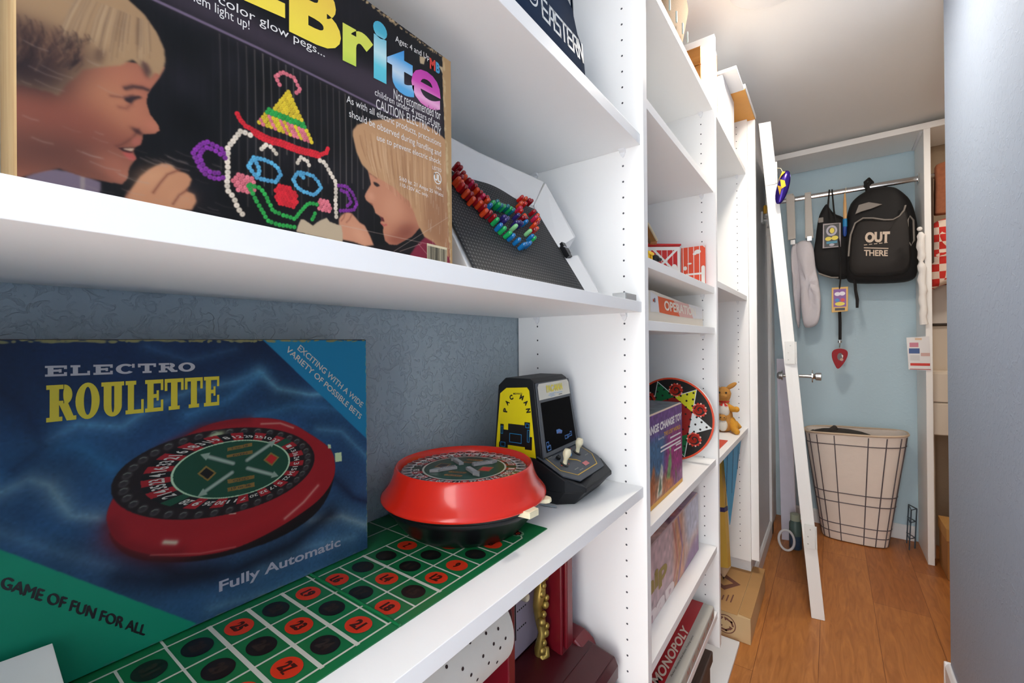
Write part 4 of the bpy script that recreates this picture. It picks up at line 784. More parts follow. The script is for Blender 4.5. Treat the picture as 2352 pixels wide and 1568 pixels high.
# control deck
dk_t = (V(.063, 0, .049)-V(.004, 0, .079)).normalized(); dk_n = V(-dk_t.z, 0, dk_t.x); df = Face((.004, 0, .0791), (0, 1, 0), dk_t, dk_n)
fr = [(-66, 6), (66, 6), (72, 30), (72, 52), (42, 76), (-42, 76), (-72, 52), (-72, 30)]
fr = [(-66, 7), (66, 7), (70, 48), (44, 72), (-44, 72), (-70, 48)]
mb = MB(); mb.prism([df.p(q, .2) for q in [(-80, 0), (80, 0), (80, 60), (56, 84), (-56, 84), (-80, 60)]], dk_n*.0025, 0); mb.build('deck', ARCG, t, local=True, bevel=.001)
mb = MB(); df.line(mb, fr, 1.9, 0, 3.1, True)
df.rect(mb, 6, 26, 55, 64, 1, 3.1); df.poly(mb, [(-6, 20), (8, 16), (16, 26), (6, 32), (-4, 30)], 2, 3.1); df.line(mb, [(-14, 34), (4, 44), (8, 50)], 3.2, 0, 3.15)
for a, b in ((-30, 22), (-52, 40), (-30, 44), (30, 16), (52, 18), (34, 34)): df.ell(mb, (a, b), 1.7, 1.3, 3, 3.2, 8)
for a, b in ((-60, 14), (-34, 60), (-24, 66), (44, 44), (-10, 11)): df.line(mb, [(a, b), (a+6, b)], 1.4, 4, 3.2); df.line(mb, [(a+8, b), (a+14, b)], 1.4, 4, 3.2)
mb.build('deck_print', [mat('deck_gold', (206, 166, 50), rough=.4), mat('deck_pink', (206, 110, 110), rough=.4), ABLUE, MATR, mat('deck_faint', (140, 140, 130), rough=.5)], t, local=True)
for a, b in ((-40, 40), (34, 30)):
    M = Matrix(((1, 0, 0), (0, 1, 0), (0, 0, 1))); o = df.p((a, b), 2.8); mb = MB()
    mb.lathe([(.0085, 0), (.0085, .0012), (.005, .0016)], tuple(o), 20, 1, dk_n.to_track_quat('Z', 'Y').to_matrix())
    mb.lathe([(.0042, 0), (.0038, .008), (.0046, .011), (.0072, .017), (.0078, .021), (.0066, .026), (.0052, .0285), (.003, .0290), (.0028, .0265)], tuple(o), 20, 0, V(.2, .1, 1).to_track_quat('Z', 'Y').to_matrix())
    mb.build('joystick', [CREAM, MATK], t, local=True, smooth=50)
mb = MB(); mb.prism([df.p(q, 3) for q in [(-42, 20), (-37, 22), (-34, 19), (-33, 25), (-38, 28), (-43, 26)]], dk_n*.005); mb.build('broken_tip', ARC, t, local=True)
mb = MB(); mb.tube([(-.05+.0, -.0855, .012), (-.02, -.088, .004), (.02, -.092, .0022), (.05, -.0905, .0022)], .0012, 6); mb.build('power_cord', mat('grey_cord', (150, 160, 166), rough=.5), t, local=True, smooth=60)

# ================================================================ white light-peg console with black sheet
th = math.radians(30); CN, CT = V(math.cos(th), 0, math.sin(th)), V(-math.sin(th), 0, math.cos(th)); CP = V(-0.352, 0, 0.0815)
cf = Face(CP, (0, 1, 0), CT, CN)
t = thing('light_peg_console', 'white light-peg console with black dotted sheet and translucent pegs, beside the black toy box', 'toy', (-0.44, 0.6, S2))
CONW = mat('console_white', (232, 231, 228), rough=.4)
mb = MB()
mb.loft([[cf.p((404, 1), -2), cf.p((404, 268), -2), V(-.560, .404, .318), V(-.590, .404, S2+.0005), V(-.352, .404, S2+.0005)], [cf.p((748, 1), -2), cf.p((748, 268), -2), V(-.560, .748, .318), V(-.590, .748, S2+.0005), V(-.352, .748, S2+.0005)]])
hs = mb.build('housing', CONW, t, bevel=.004, seg=3)
mb = MB()                                                # raised rim: top strip and mitred right strip, interrupted by the clip
mb.loft([[cf.p((404, 205), -1), cf.p((404, 268), -1), cf.p((404, 270), 12), cf.p((404, 262), 14)], [cf.p((560, 203), -1), cf.p((560, 268), -1), cf.p((560, 270), 12), cf.p((560, 262), 14)], [cf.p((697, 205), -1), cf.p((748, 268), -1), cf.p((755, 270), 22), cf.p((748, 263), 24)]])
mb.build('top_rim', CONW, t, bevel=.002)
mb = MB(); mb.loft([[cf.p((697, 205), -1), cf.p((748, 268), -1), cf.p((758, 268), 22), cf.p((750, 262), 25)], [cf.p((703, 108), -1), cf.p((748, 112), -1), cf.p((758, 130), 22), cf.p((744, 122), 22)]])
mb.build('right_rim', CONW, t, bevel=.002)
mb = MB(); mb.loft([[cf.p((707, 88), -1), cf.p((746, 92), -1), cf.p((752, 92), 10), cf.p((742, 90), 11)], [cf.p((712, 4), -1), cf.p((748, 4), -1), cf.p((754, 4), 10), cf.p((744, 4), 11)]])
mb.build('right_rim', CONW, t, bevel=.002)
mb = MB(); mb.box(-.006, .006, -.016, .016, -.004, .006, M=Matrix.Translation(cf.p((716, 100), 3)) @ Matrix((tuple(V(0, 1, 0)) + (0,), tuple(CT) + (0,), tuple(CN) + (0,), (0, 0, 0, 1))).transposed()); mb.tube([cf.p((706, 104), 9), cf.p((716, 100), 12), cf.p((724, 92), 9)], .0012, 6, 1)
mb.build('sheet_clip', [BLACK, CHROME], t, bevel=.001)
SHEET = mat('black_sheet', (46, 47, 48), rough=.65, spec=.2); nt = SHEET.node_tree; tc = nt.nodes['Texture Coordinate']     # sheet with a grid of raised dots
vo = nt.nodes.new('ShaderNodeTexVoronoi'); vo.inputs['Scale'].default_value = 1; vo.inputs['Randomness'].default_value = 0.0
mp = nt.nodes.new('ShaderNodeMapping'); mp.inputs['Scale'].default_value = (0, 165, 190); nt.links.new(tc.outputs['Object'], mp.inputs['Vector']); nt.links.new(mp.outputs['Vector'], vo.inputs['Vector'])
rp = nt.nodes.new('ShaderNodeValToRGB'); rp.color_ramp.elements[0].position = .2; rp.color_ramp.elements[0].color = L4((92, 92, 91)); rp.color_ramp.elements[1].position = .32; rp.color_ramp.elements[1].color = L4((50, 51, 52))
nt.links.new(vo.outputs['Distance'], rp.inputs['Fac']); nt.links.new(rp.outputs['Color'], nt.nodes['Principled BSDF'].inputs['Base Color'])
mb = MB(); nx, ny = 34, 20
def shp(i, j):
    a = 408+(704-408)*i/nx; top = 203 + 5*math.sin(a*.035) - 4*max(0, (a-640)/60); b = 2+(top-2)*j/ny; ra = (697 if b > 100 else 708) if i == nx else a
    if i == nx: a = 712-(b/205)*17
    return cf.p((a, b), 1.2+1.2*math.sin(a*.03+b*.02)*(j/ny))
mb.add([shp(i, j) for j in range(ny+1) for i in range(nx+1)], [(j*(nx+1)+i, j*(nx+1)+i+1, (j+1)*(nx+1)+i+1, (j+1)*(nx+1)+i) for j in range(ny) for i in range(nx)])
mb.build('peg_sheet', SHEET, t, smooth=60, solid=.0006)
PC = {'r': (214, 30, 24), 'o': (238, 78, 34), 'c': (166, 18, 30), 'm': (220, 40, 84), 'g': (30, 180, 96), 'G': (150, 220, 150), 't': (18, 118, 132), 'b': (24, 122, 190), 'p': (58, 46, 120)}
PM = {k: mat('peg_'+n, c, rough=.12, trans=.2, spec=.7, coat=.5) for (k, c), n in zip(PC.items(), ('red', 'orange', 'crimson', 'pink', 'green', 'pale_green', 'teal', 'blue', 'violet'))}
PEGS = [('c', [(476.9,198.3),(476.9,188.1),(482.6,176.1),(493.4,168.9),(498.4,157.5),(509.5,152.1),(466.6,175),(463.4,155.2),(468.8,143.5),(481.2,137.9),(488.2,128.4),(495.2,118.8),(503.1,114.3),(474.1,203.2),(460.5,179.5),(650.4,168.7),(656.8,197.1),(665.3,197.5),(594.1,138.8),(603.3,139.1),(640.1,140.1),(611.4,117)]),
        ('o', [(476.9,180),(491.9,160.3),(507.2,146.3),(458,162.9),(462.8,146.3),(468.2,134.6),(484,132.9),(486.1,119.1),(645.3,197),(615.9,175.7),(602.7,144.5),(656,160.8),(651,150),(625.7,131.7),(623.1,122.1),(455.3,167.7)]), ('m', [(488.3,174.2),(501.3,152.4),(602.7,161.3),(645.1,153.1)]), ('r', [(632.9,195.3),(630.8,179.2),(600.4,153.9),(458,157.1)]),
        ('g', [(520,145.3),(534.9,146.9),(547.8,146.7),(565.5,148.9),(505.3,108),(513.1,93.6),(522,88),(595.5,95.9)]), ('t', [(534.2,151.9),(539.7,146.3),(559.6,150.3),(571.5,147.5)]), ('G', [(551.5,108.3),(591.7,108.9)]),
        ('b', [(507,136.2),(507.3,97.9),(528.8,84.7),(539.5,79.3),(547.9,72.2),(556.9,75.1),(570.3,80),(591.1,98.1),(597.4,130.9)]), ('p', [(531.1,121.1),(538.2,120.1),(531,115),(579.8,139.1),(572.1,122),(561.8,119.2),(575.5,120.8)])]
for k, pts in PEGS:
    for a, b in pts:
        mb = MB(); ax = (CN + V(0, random.uniform(-.06, .06), random.uniform(-.05, .05))).normalized()
        mb.lathe([(.0014, 0), (.0033, .0004), (.0036, .004), (.0036, .0118), (.0029, .0146), (.0013, .0158)], tuple(cf.p((a-1.5, b-2.5), 2)), 12, 0, ax.to_track_quat('Z', 'Y').to_matrix())
        mb.build('peg', PM[k], t, smooth=50)

# ================================================================ small clear label holder on the shelf edge
mb = MB(); mb.box(-0.330, -0.305, 0.772, 0.829, S2+.0004, S2+.012); mb.box(-0.3045, -0.3040, 0.775, 0.826, S2+.0004, S2+.011)
tag(mb.build('label_holder', mat('clear_plastic', (226, 228, 228), rough=.15, trans=.6), bevel=.002), 'small clear plastic label holder lying on the upper shelf next to the side panel', 'label holder')

# ================================================================ navy airline bag on the top shelf
t = thing('airline_bag', 'navy blue airline bag with white lettering, on the highest shelf', 'bag', (-0.43, 0.5, S1))
NAVY = mat('navy_vinyl', (30, 48, 72), rough=.7, spec=.02, bump=.06, bscale=90, bdist=.004)
mb = MB(); rings = []
def bagr(y, k, top): return [V(x, y, z) for x, z in ((-.345-.004*k, S1+.002), (-.335-.006*k, S1+.03), (-.340-.008*k, S1+.10), (-.352-.010*k, S1+top*.72), (-.372, S1+top*.93), (-.41, S1+top), (-.46, S1+top), (-.50, S1+top*.92), (-.52, S1+top*.7), (-.522, S1+.08), (-.515, S1+.002))]
for y, k, top in ((.345, 3, .16), (.36, 1, .21), (.40, 0, .235), (.50, 0, .24), (.60, 0, .235), (.664, 0, .22), (.687, .5, .19), (.698, 2.2, .15), (.703, 5, .12)): rings.append(bagr(y, k, top))
mb.loft(rings); mb.build('body', NAVY, t, smooth=60)
mb = MB(); mb.tube([(-.352, .40, S1+.19), (-.350, .56, S1+.197), (-.356, .67, S1+.182), (-.37, .70, S1+.165)], .0022, 6); mb.build('piping', mat('navy_piping', (22, 34, 54), rough=.4), t, smooth=60)
gf = Face((-.33275, 0, S1), (0, 1, 0), V(-.0714, 0, 1).normalized(), V(1, 0, .0714).normalized())
mb = MB(); BT = [(562, 76), (693, 76), (562, 100)]
EA = {'E': [[(0, 0), (1, 0)], [(0, .5), (1, .5)], [(0, 1), (1, 1)], [(0, 0), (0, 1)]], 'A': [[(0, 0), (.35, 1), (1, 1), (1, 0)], [(.2, .42), (1, .42)]], 'S': [[(0, 0), (1, 0), (1, .5), (0, .5), (0, 1), (1, 1)]], 'T': [[(0, 1), (1, 1)], [(.5, 0), (.5, 1)]], 'R': [[(0, 0), (0, 1), (1, 1), (1, .5), (0, .5)], [(.45, .5), (1, 0)]], 'N': [[(0, 0), (0, 1)], [(0, 1), (1, 0)], [(1, 0), (1, 1)]]}
for i, ch in enumerate('EASTERN'):
    a0 = 546+i*19.2; w = 14.0
    for pth in EA[ch]: gf.line(mb, [(a0+w*u, 68+30*v) for u, v in pth], 4.6, 0, .15+.01*i)
gf.ell(mb, (519, 84), 15.5, 15.5, 0, .15, 32, 0, .8); gf.poly(mb, [(510, 76), (529, 88), (526, 93), (508, 82)], 0, .2); gf.poly(mb, [(514, 74), (528, 80), (530, 85), (513, 79)], 0, .22)
mb.build('lettering', mat('vinyl_white', (196, 204, 208), rough=.45), t)

# ================================================================ toy player piano under the lower shelf
t = thing('toy_player_piano', 'burgundy toy player piano with white punched paper roll and gold scroll, under the lower shelf', 'toy piano', (-0.47, 0.5, S4))
BURG = mat('burgundy_plastic', (112, 18, 30), rough=.3, coat=.2); BURGD = mat('burgundy_dark', (72, 14, 22), rough=.35); LILAC = mat('lilac_panel', (176, 166, 180), rough=.4); GOLDP = mat('gold_plastic', (176, 150, 78), rough=.38, metal=.75)
PAPER = mat('roll_paper', (206, 204, 196), rough=.7, var=.02, vscale=90)
MB().box(-.590, -.488, .10, .845, S4, -.325).build('back_case', BURGD, t, bevel=.003)
MB().box(-.487, -.484, .565, .842, -.595, -.33).build('side_panel_print', LILAC, t)
for y0, y1 in ((.742, .786),):
    mb = MB(); mb.box(-.470, -.428, y0, y1, -.612, -.33); mb.box(-.428, -.420, y0+.007, y1-.012, -.60, -.335); mb.build('post', BURG, t, bevel=.003)
MB().box(-.484, -.412, .548, .566, -.60, -.33).build('roll_cheek', BURG, t, bevel=.002)
MB().box(-.486, -.412, .290, .308, -.60, -.33).build('roll_cheek', BURG, t, bevel=.002)
mb = MB(); mb.prism([(-.486, .12, -.600), (-.352, .12, -.625), (-.345, .12, -.640), (-.345, .12, -.665), (-.486, .12, -.665)], (0, .70, 0)); mb.prism([(-.395, .12, -.6155), (-.355, .12, -.623), (-.350, .12, -.618), (-.395, .12, -.610)], (0, .69, 0)); mb.build('key_ledge', BURGD, t, bevel=.002)
mb = MB(); mb.prism([(-.486, .788, -.600), (-.425, .788, -.604), (-.405, .788, -.617), (-.388, .788, -.650), (-.365, .788, -.690), (-.335, .788, -.704), (-.308, .788, -.706), (-.308, .788, S4), (-.486, .788, S4)], (0, .050, 0)); mb.build('side_arm', BURG, t, bevel=.006, seg=3)
MB().box(-.470, -.35, .13, .79, S4, -.667).build('lower_case', BURG, t, bevel=.004)
RYc, RZc, Rr = -.4300, -.4230, .0585; mb = MB(); n = 40; y0, y1 = .325, .508
ringp = lambda y, r: [V(RYc+r*math.cos(2*math.pi*i/n), y, RZc+r*math.sin(2*math.pi*i/n)) for i in range(n)]
mb.loft([ringp(y0, Rr), ringp(y1, Rr)]); mb.build('paper_roll', PAPER, t, smooth=40)
mb = MB()                                                # punched holes
HL = [(.40, .9), (.425, .62), (.44, .95), (.455, .55), (.47, 1.0), (.478, .45), (.485, .70), (.492, .98), (.488, .15), (.475, .05), (.463, .25), (.45, -.05), (.44, .2), (.428, -.2), (.415, .05), (.402, .30), (.395, -.15), (.47, -.25), (.38, .55), (.37, .1)]
for y, a in HL:
    c = V(RYc+(Rr+.0003)*math.cos(a), y, RZc+(Rr+.0003)*math.sin(a)); mb.disc(c, (0, 1, 0), (-math.sin(a), 0, math.cos(a)), .0022, 12)
mb.build('punched_holes', HOLE if False else mat('hole_shadow', (46, 30, 30), rough=.9), t)
mb = MB(); mb.lathe([(.030, 0), (.030, .034), (.022, .038)], (RYc, .509, RZc), 28, 0, Matrix.Rotation(-math.pi/2, 3, 'X')); mb.build('spool_end', BURGD, t, smooth=40, bevel=.001)
mb = MB(); rx, ry = -.462, .7165                          # gold scroll ornament
Zs = [-.345-.0275*i for i in range(11)]
mb.tube([(rx+.004*math.sin(i*1.7), ry+.006*math.cos(i*1.7), z) for i, z in enumerate(Zs)], [.008, .010, .007, .011, .008, .012, .009, .011, .008, .010, .006], 10)
for i, z in enumerate(Zs[1:-1]): mb.ball((rx+.008, ry+(.007 if i % 2 else -.006), z), .008, .0075, .0085, 12, 8); mb.ball((rx+.012, ry+(-.004 if i % 2 else .006), z-.012), .0055, .0055, .0065, 10, 7)
mb.tube([(rx, ry, -.60), (rx+.008, ry-.004, -.61), (rx+.012, ry+.005, -.605), (rx+.010, ry+.007, -.595), (rx+.006, ry+.002, -.592)], [.008, .008, .007, .006, .004], 10)
mb.build('gold_scroll', GOLDP, t, smooth=60)
mb = MB(); mb.box(-.484, -.462, .672, .684, -.486, -.474); mb.build('lever_knob', CREAM, t, bevel=.003)
mb = MB(); mb.box(-.4838, -.4832, .664, .667, -.56, -.47)
for j, (y, z) in enumerate(((.668, -.51), (.668, -.545), (.668, -.478))):
    for k in range(5): mb.box(-.4838, -.4830, y+.003+k*.0065, y+.006+k*.0065, z, z+.002)
mb.build('printed_marks', MATK, t)

# ================================================================ middle bay, from the top shelf down
# --- toy barn
t = thing('toy_barn', 'red and white toy barn standing open on the shelf above the flat orange game box', 'toy barn', (-0.45, 1.45, C_))
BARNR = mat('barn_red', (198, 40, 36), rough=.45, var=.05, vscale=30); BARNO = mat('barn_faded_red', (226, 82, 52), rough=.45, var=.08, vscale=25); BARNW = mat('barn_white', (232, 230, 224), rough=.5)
p0, p1 = V(-.398, 1.484, C_), V(-.560, 1.366, C_); dd = (p1-p0).normalized(); nn = V(-dd.y, dd.x, 0); nn = nn if nn.y < 0 else -nn
mb = MB(); mb.prism([p0, p1, p1+V(0, 0, .140), p0+V(0, 0, .140)], -nn*.006); mb.build('front_wall', BARNR, t)
bfz = Face(p0+nn*.0003, dd, (0, 0, 1), nn); mb = MB()
bfz.rect(mb, 0, 200, 126, 137, 0, .4); bfz.rect(mb, 0, 9, 1, 126, 0, .45)
for x0 in (9, 96): bfz.line(mb, [(x0+4, 126), (x0+68, 62)], 7, 0, .5); bfz.line(mb, [(x0+76, 126), (x0+12, 60)], 7, 0, .55)
for k in range(7): bfz.line(mb, [(24+k*18, 126), (24+k*18, 1)], 1.6, 0, .38)
bfz.ell(mb, (19, 66), 10, 14, 0, .6, 16); bfz.rect(mb, 9, 29, 0, 66, 0, .62)
mb.build('front_trim', BARNW, t)
mb = MB(); mb.prism([p0+V(.004, 0, .141), p1+V(.004, 0, .141), p1+V(.004, 0, .150), p0+V(.004, 0, .146)], -nn*.012); mb.build('roof_edge', BARNR, t)
MB().box(-.397, -.3235, 1.496, 1.502, C_, C_+.134).build('side_wall', BARNO, t)
bs = Face((-.397, 1.4957, C_), (1, 0, 0), (0, 0, 1), (0, -1, 0)); mb = MB()
for x in (6, 22, 39, 57): bs.line(mb, [(x, 1), (x, 133)], 2.0, 0, .3)
bs.rect(mb, 62, 73, 0, 64, 0, .4); bs.ell(mb, (67.5, 64), 5.5, 6, 0, .42, 12); bs.rect(mb, 14, 66, 42, 48, 0, .35); bs.ell(mb, (12, 66), 6, 7, 0, .45, 12)
bs.ell(mb, (51, 116), 10, 7, 0, .5, 14); bs.ell(mb, (42, 110), 6, 4, 0, .52, 10); bs.ell(mb, (26, 80), 7, 3, 0, .5, 10); bs.poly(mb, [(66, 134), (73.5, 134), (73.5, 126)], 0, .5)
mb.build('side_trim', BARNW, t)
rp4 = [V(*(-0.4918,1.4000,0.3938)), V(*(-0.4734,1.4000,0.3765)), V(*(-0.4445,1.4000,0.3189)), V(*(-0.4668,1.4000,0.3193))]
mb = MB(); mb.prism(rp4, (-.02, .05, -.004)); mb.build('roof_panel', grain_mat('barn_roof_wood', (150, 96, 44), (186, 134, 74), 2, 6), t, bevel=.001)
mb = MB(); mb.tube([rp4[0]+V(0, -.003, .003), rp4[1]+V(0, -.003, .003), rp4[2]+V(0, -.003, .002)], .0035, 6); mb.build('roof_trim', mat('barn_cream', (222, 206, 170), rough=.5), t)
def toy_animal(name, label, x, y, z, s, m, m2, cat='toy animal'):
    t = thing(name, label, cat, (x, y, z)); mb = MB()
    mb.ball((x, y, z+s*.62), s*.55, s*.28, s*.26, 14, 9); mb.ball((x+s*.55, y-s*.05, z+s*.92), s*.24, s*.17, s*.2, 12, 8); mb.ball((x+s*.76, y-s*.06, z+s*.87), s*.13, s*.1, s*.09, 10, 6); mb.tube([(x+s*.35, y, z+s*.7), (x+s*.52, y, z+s*.9)], s*.14, 8)
    mb.build('body', m, t, smooth=60)
    for sx in (-.38, .38):
        for sy in (-.15, .15): MB().lathe([(s*.09, 0), (s*.08, s*.5)], (x+s*sx, y+s*sy, z+.0003), 8).build('leg', m, t, smooth=50)
    for sy in (-.1, .1): MB().ball((x+s*.46, y+s*sy, z+s*1.12), s*.05, s*.05, s*.12, 8, 6).build('ear', m2, t, smooth=60)
    MB().tube([(x-s*.52, y, z+s*.72), (x-s*.7, y, z+s*.8), (x-s*.74, y, z+s*.95)], [s*.05, s*.04, s*.02], 6).build('tail', m, t, smooth=60)
TOYK, TOYW, TOYY, TOYO = mat('toy_black', (26, 26, 28), rough=.4), mat('toy_white', (228, 226, 220), rough=.4), mat('toy_yellow', (236, 190, 22), rough=.35), mat('toy_orange', (236, 140, 30), rough=.4)
x, y, z = (-0.3126,1.0207,0.1725); toy_animal('toy_dog', 'small black toy animal in front of the red barn door', -.372, 1.350, C_, .020, TOYK, TOYW)
t = thing('toy_tractor', 'small yellow and black toy tractor at the near end of the red barn', 'toy vehicle', (-.400, 1.1170, C_))
MB().box(-.440, -.372, 1.0970, 1.1320, C_+.014, C_+.026).build('body', TOYY, t, bevel=.003); MB().box(-.400, -.372, 1.1000, 1.1080, C_+.0262, C_+.050).build('seat_post', TOYY, t, bevel=.001); MB().box(-.400, -.372, 1.1240, 1.1325, C_+.0262, C_+.050).build('seat_post', TOYY, t, bevel=.001); MB().box(-.404, -.368, 1.0940, 1.1335, C_+.0502, C_+.057).build('roof', TOYY, t, bevel=.002); MB().box(-.400, -.376, 1.1090, 1.1230, C_+.0262, C_+.042).build('driver', TOYK, t, bevel=.003)
for xx in (-.425, -.385):
    for yy in (1.0860, 1.1330): MB().lathe([(.0135, 0), (.0135, .010)], (xx, yy, C_+.0138), 18, 0, Matrix.Rotation(-math.pi/2, 3, 'X')).build('wheel', TOYK, t, smooth=40, bevel=.002)
toy_animal('toy_cow', 'small black and white toy cow standing by the yellow tractor', -.440, 1.245, C_, .066, TOYK, TOYW)

# --- operation-game box
t = thing('operation_game_box', 'flat white and orange board game box with faded lettering, on the shelf under the barn', 'box', (-0.42, 1.28, D_))
OX = -.3345; mb = MB(); mb.prism([(OX, .880, D_+.0003), (OX, 1.508, D_+.0003), (OX, 1.508, D_+.056), (OX, 1.10, D_+.073), (OX, 1.02, D_+.076), (OX, .880, D_+.070)], (-.235, 0, 0)); mb.build('carton', mat('game_box_cream', (226, 216, 200), rough=.6, var=.03), t, bevel=.002)
of = Face((OX+.0003, 0, 0), (0, 1, 0), (0, 0, 1), (1, 0, 0)); mb = MB()
of.poly(mb, [(998.9,115.1),(1050.4,108.1),(1061.7,69.9),(997.6,68)], 0, .3)
of.poly(mb, [(1050.4,108.1),(1182,106.6),(1238.2,67.1),(1143,67.7),(1061.7,69.9)], 1, .3); of.poly(mb, [(1182,106.6),(1328.4,107.4),(1382.7,67.8),(1238.2,67.1)], 2, .3); of.poly(mb, [(1328.4,107.4),(1500,106.9),(1498.6,70.4),(1382.7,67.8)], 0, .3)
of.text(mb, 'OPERATION', *[(1102.6,77.3),(1412.3,75.5),(1096,101.9)], 3, .7, .03)
of.text(mb, 'M', *[(1014.5,92.4),(1023.2,92.3),(1013.8,99.4)], 1, .7, .04); of.text(mb, 'B', *[(1024,91.6),(1031.9,91.7),(1023.9,101.6)], 4, .7, .04)
mb.build('front_print', [mat('op_white', (226, 222, 220), rough=.5), mat('op_orange', (224, 92, 42), rough=.5, var=.06), mat('op_pink', (226, 176, 166), rough=.5, var=.05), mat('op_letter', (238, 226, 210), rough=.5), mat('op_dark', (70, 60, 90), rough=.5)], t)

# --- Chinese checkers board
t = thing('checkers_board', 'round black checkers board with a coloured star and red swirls, leaning behind the purple carton', 'game board', (-0.45, 1.47, E_))
lean = math.radians(5); bN = V(0, -math.cos(lean), math.sin(lean)); bT = V(0, math.sin(lean), math.cos(lean)); Rb = .1310
bc = V(-.4200, 1.432, E_+.0005) + bT*Rb + bN*.0; M = Matrix((tuple(V(1, 0, 0)), tuple(bT), tuple(bN))).transposed()
MB().lathe([(Rb-.002, -.012), (Rb, -.010), (Rb, .0005), (Rb-.0025, .0025), (Rb-.006, .0025)], tuple(bc), 64, 0, M).build('rim', mat('board_rim_white', (236, 232, 226), rough=.4), t, smooth=40)
kf = Face(bc+bN*.0027, (1, 0, 0), bT, bN); mb = MB()
kf.ell(mb, (0, 0), 131, 131, 0, 0, 64, 0, .955); kf.ell(mb, (0, 0), 125.4, 125.4, 1, .1, 64)
a0 = math.radians(-9); tips = [np.array((math.cos(a0+i*math.pi/3), math.sin(a0+i*math.pi/3)))*122 for i in range(6)]; inn = [np.array((math.cos(a0+(i+.5)*math.pi/3), math.sin(a0+(i+.5)*math.pi/3)))*122/math.sqrt(3) for i in range(6)]
kf.poly(mb, [tuple(q) for i in range(6) for q in (tips[i]*1.03, inn[i]*1.04)], 3, .3)
colr = {0: 3, 1: 4, 2: 5, 3: 4, 4: 3, 5: 5}
kf.poly(mb, [tuple(q) for q in inn], 6, .5)
for i in range(6): kf.poly(mb, [tuple(tips[i]), tuple(inn[i]), tuple(inn[i-1])], colr[i], .5)
def hole_pts(P_, n):
    A_, B_q, C_q = P_; return [A_+(B_q-A_)*i/n+(C_q-B_q)*j/n for i in range(n+1) for j in range(i+1)]
for i in range(6):
    for q in hole_pts([tips[i]*.9, inn[i]*.98, inn[i-1]*.98], 3): kf.ell(mb, tuple(q), 3.3, 3.3, 1, .8, 10)
for i in range(6):
    for r in (.2, .45, .7): kf.ell(mb, tuple(inn[i]*r), 3.0, 3.0, 1, .8, 8)
for i in range(6):                                        # red swirl medallions between the points
    c = inn[i]*1.32; kf.ell(mb, tuple(c), 21, 20, 2, .6, 20, 0, .80)
    for k in range(14): kf.ell(mb, tuple(c+20.5*np.array((math.cos(k*.449), math.sin(k*.449)))), 2.6, 2.6, 7 if k % 2 else 2, .7, 8)
    sp = [c+np.array((math.cos(a), math.sin(a)))*(15-a*2.0) for a in np.linspace(0, 6.6, 22)]; kf.line(mb, sp, 5.5, 2, .75); sp = [c-np.array((math.cos(a), math.sin(a)))*(14-a*2.6) for a in np.linspace(0, 4.6, 14)]; kf.line(mb, sp, 4.0, 2, .8)
mb.build('star_print', [mat('board_orange', (226, 78, 44), rough=.35), mat('board_black', (30, 27, 26), rough=.35), mat('board_red', (206, 52, 36), rough=.35), mat('board_white', (226, 232, 232), rough=.35), mat('board_yellow', (214, 214, 40), rough=.35), mat('board_green', (20, 110, 62), rough=.35), mat('board_dark_red', (150, 34, 30), rough=.35), mat('board_pink', (236, 190, 176), rough=.35)], t)

# --- strange change toy box
t = thing('change_toy_box', 'purple and blue toy carton with white title lettering, in front of the round checkers board', 'box', (-0.43, 1.07, E_))
SX = -.3285
MB().box(-.520, SX, .90, 1.2275, E_+.0003, E_+.214).build('carton', mat('carton_worn', (196, 176, 160), rough=.7, var=.06), t, bevel=.003)
sf2 = Face((SX+.0003, 0, 0), (0, 1, 0), (0, 0, 1), (1, 0, 0)); b0 = E_*1000
cv = Canvas(901, 1226.5, b0+11, b0+212, 0.9, (120, 60, 120)); rng = random.Random(5)
cv.poly([(900, b0+20), (1060, b0+20), (1090, b0+190), (900, b0+190)], (64, 104, 140), 14); cv.poly([(1080, b0+40), (1226, b0+40), (1226, b0+150), (1110, b0+150)], (158, 44, 112), 18, .9); cv.poly([(900, b0+160), (1227, b0+150), (1227, b0+214), (900, b0+214)], (104, 70, 128), 8, .9)
cv.poly([(900, b0+10), (1150, b0+10), (1120, b0+50), (980, b0+70), (900, b0+60)], (176, 112, 70), 9, .9); cv.poly([(1150, b0+12), (1227, b0+12), (1227, b0+60)], (150, 110, 130), 9, .8)
cv.poly([(1085, b0+40), (1105, b0+95), (1125, b0+105), (1130, b0+70), (1110, b0+35)], (110, 160, 96), 3, .9); cv.ell((1118, b0+112), 9, 7, (132, 176, 110), .3, 2, .9); cv.poly([(1010, b0+16), (1045, b0+90), (1060, b0+80), (1050, b0+16)], (210, 206, 190), 2, .9); cv.poly([(1022, b0+22), (1038, b0+64), (1046, b0+30)], (70, 92, 66), 2, .9); cv.poly([(950, b0+14), (985, b0+95), (1000, b0+92), (996, b0+14)], (176, 96, 52), 4, .9); cv.ell((1165, b0+40), 7, 16, (120, 110, 70), .2, 3, .8); cv.poly([(1070, b0+12), (1090, b0+44), (1150, b0+24)], (206, 116, 66), 4, .8)
cv.noise(.10, 8, 2); cv.build('front_print', sf2, PRINT, t, .3)
mb = MB(); q_ = [(1214.8,-211),(1215.5,-191.2)]; sf2.text(mb, 'STRANGE CHANGE TOY', (906, q_[0][1]), (1222, q_[0][1]), (906, q_[1][1]), 0, .8, .05)
sf2.text(mb, 'THE LOST WORLD', *[(1066.8,-229.6),(1209.8,-233),(1067.1,-219.2)], 1, .8, .04); sf2.text(mb, 'featuring', *[(1024,-233.2),(1066.7,-233.8),(1024.2,-226.1)], 0, .8)
for k, (xa, ya, xb, yb) in enumerate(((1542,1005,1563,993), (1517,1027,1563,1001), (1517,1035,1563,1008), (1552,1022,1563,1015), (1548,1030,1563,1022))): pass
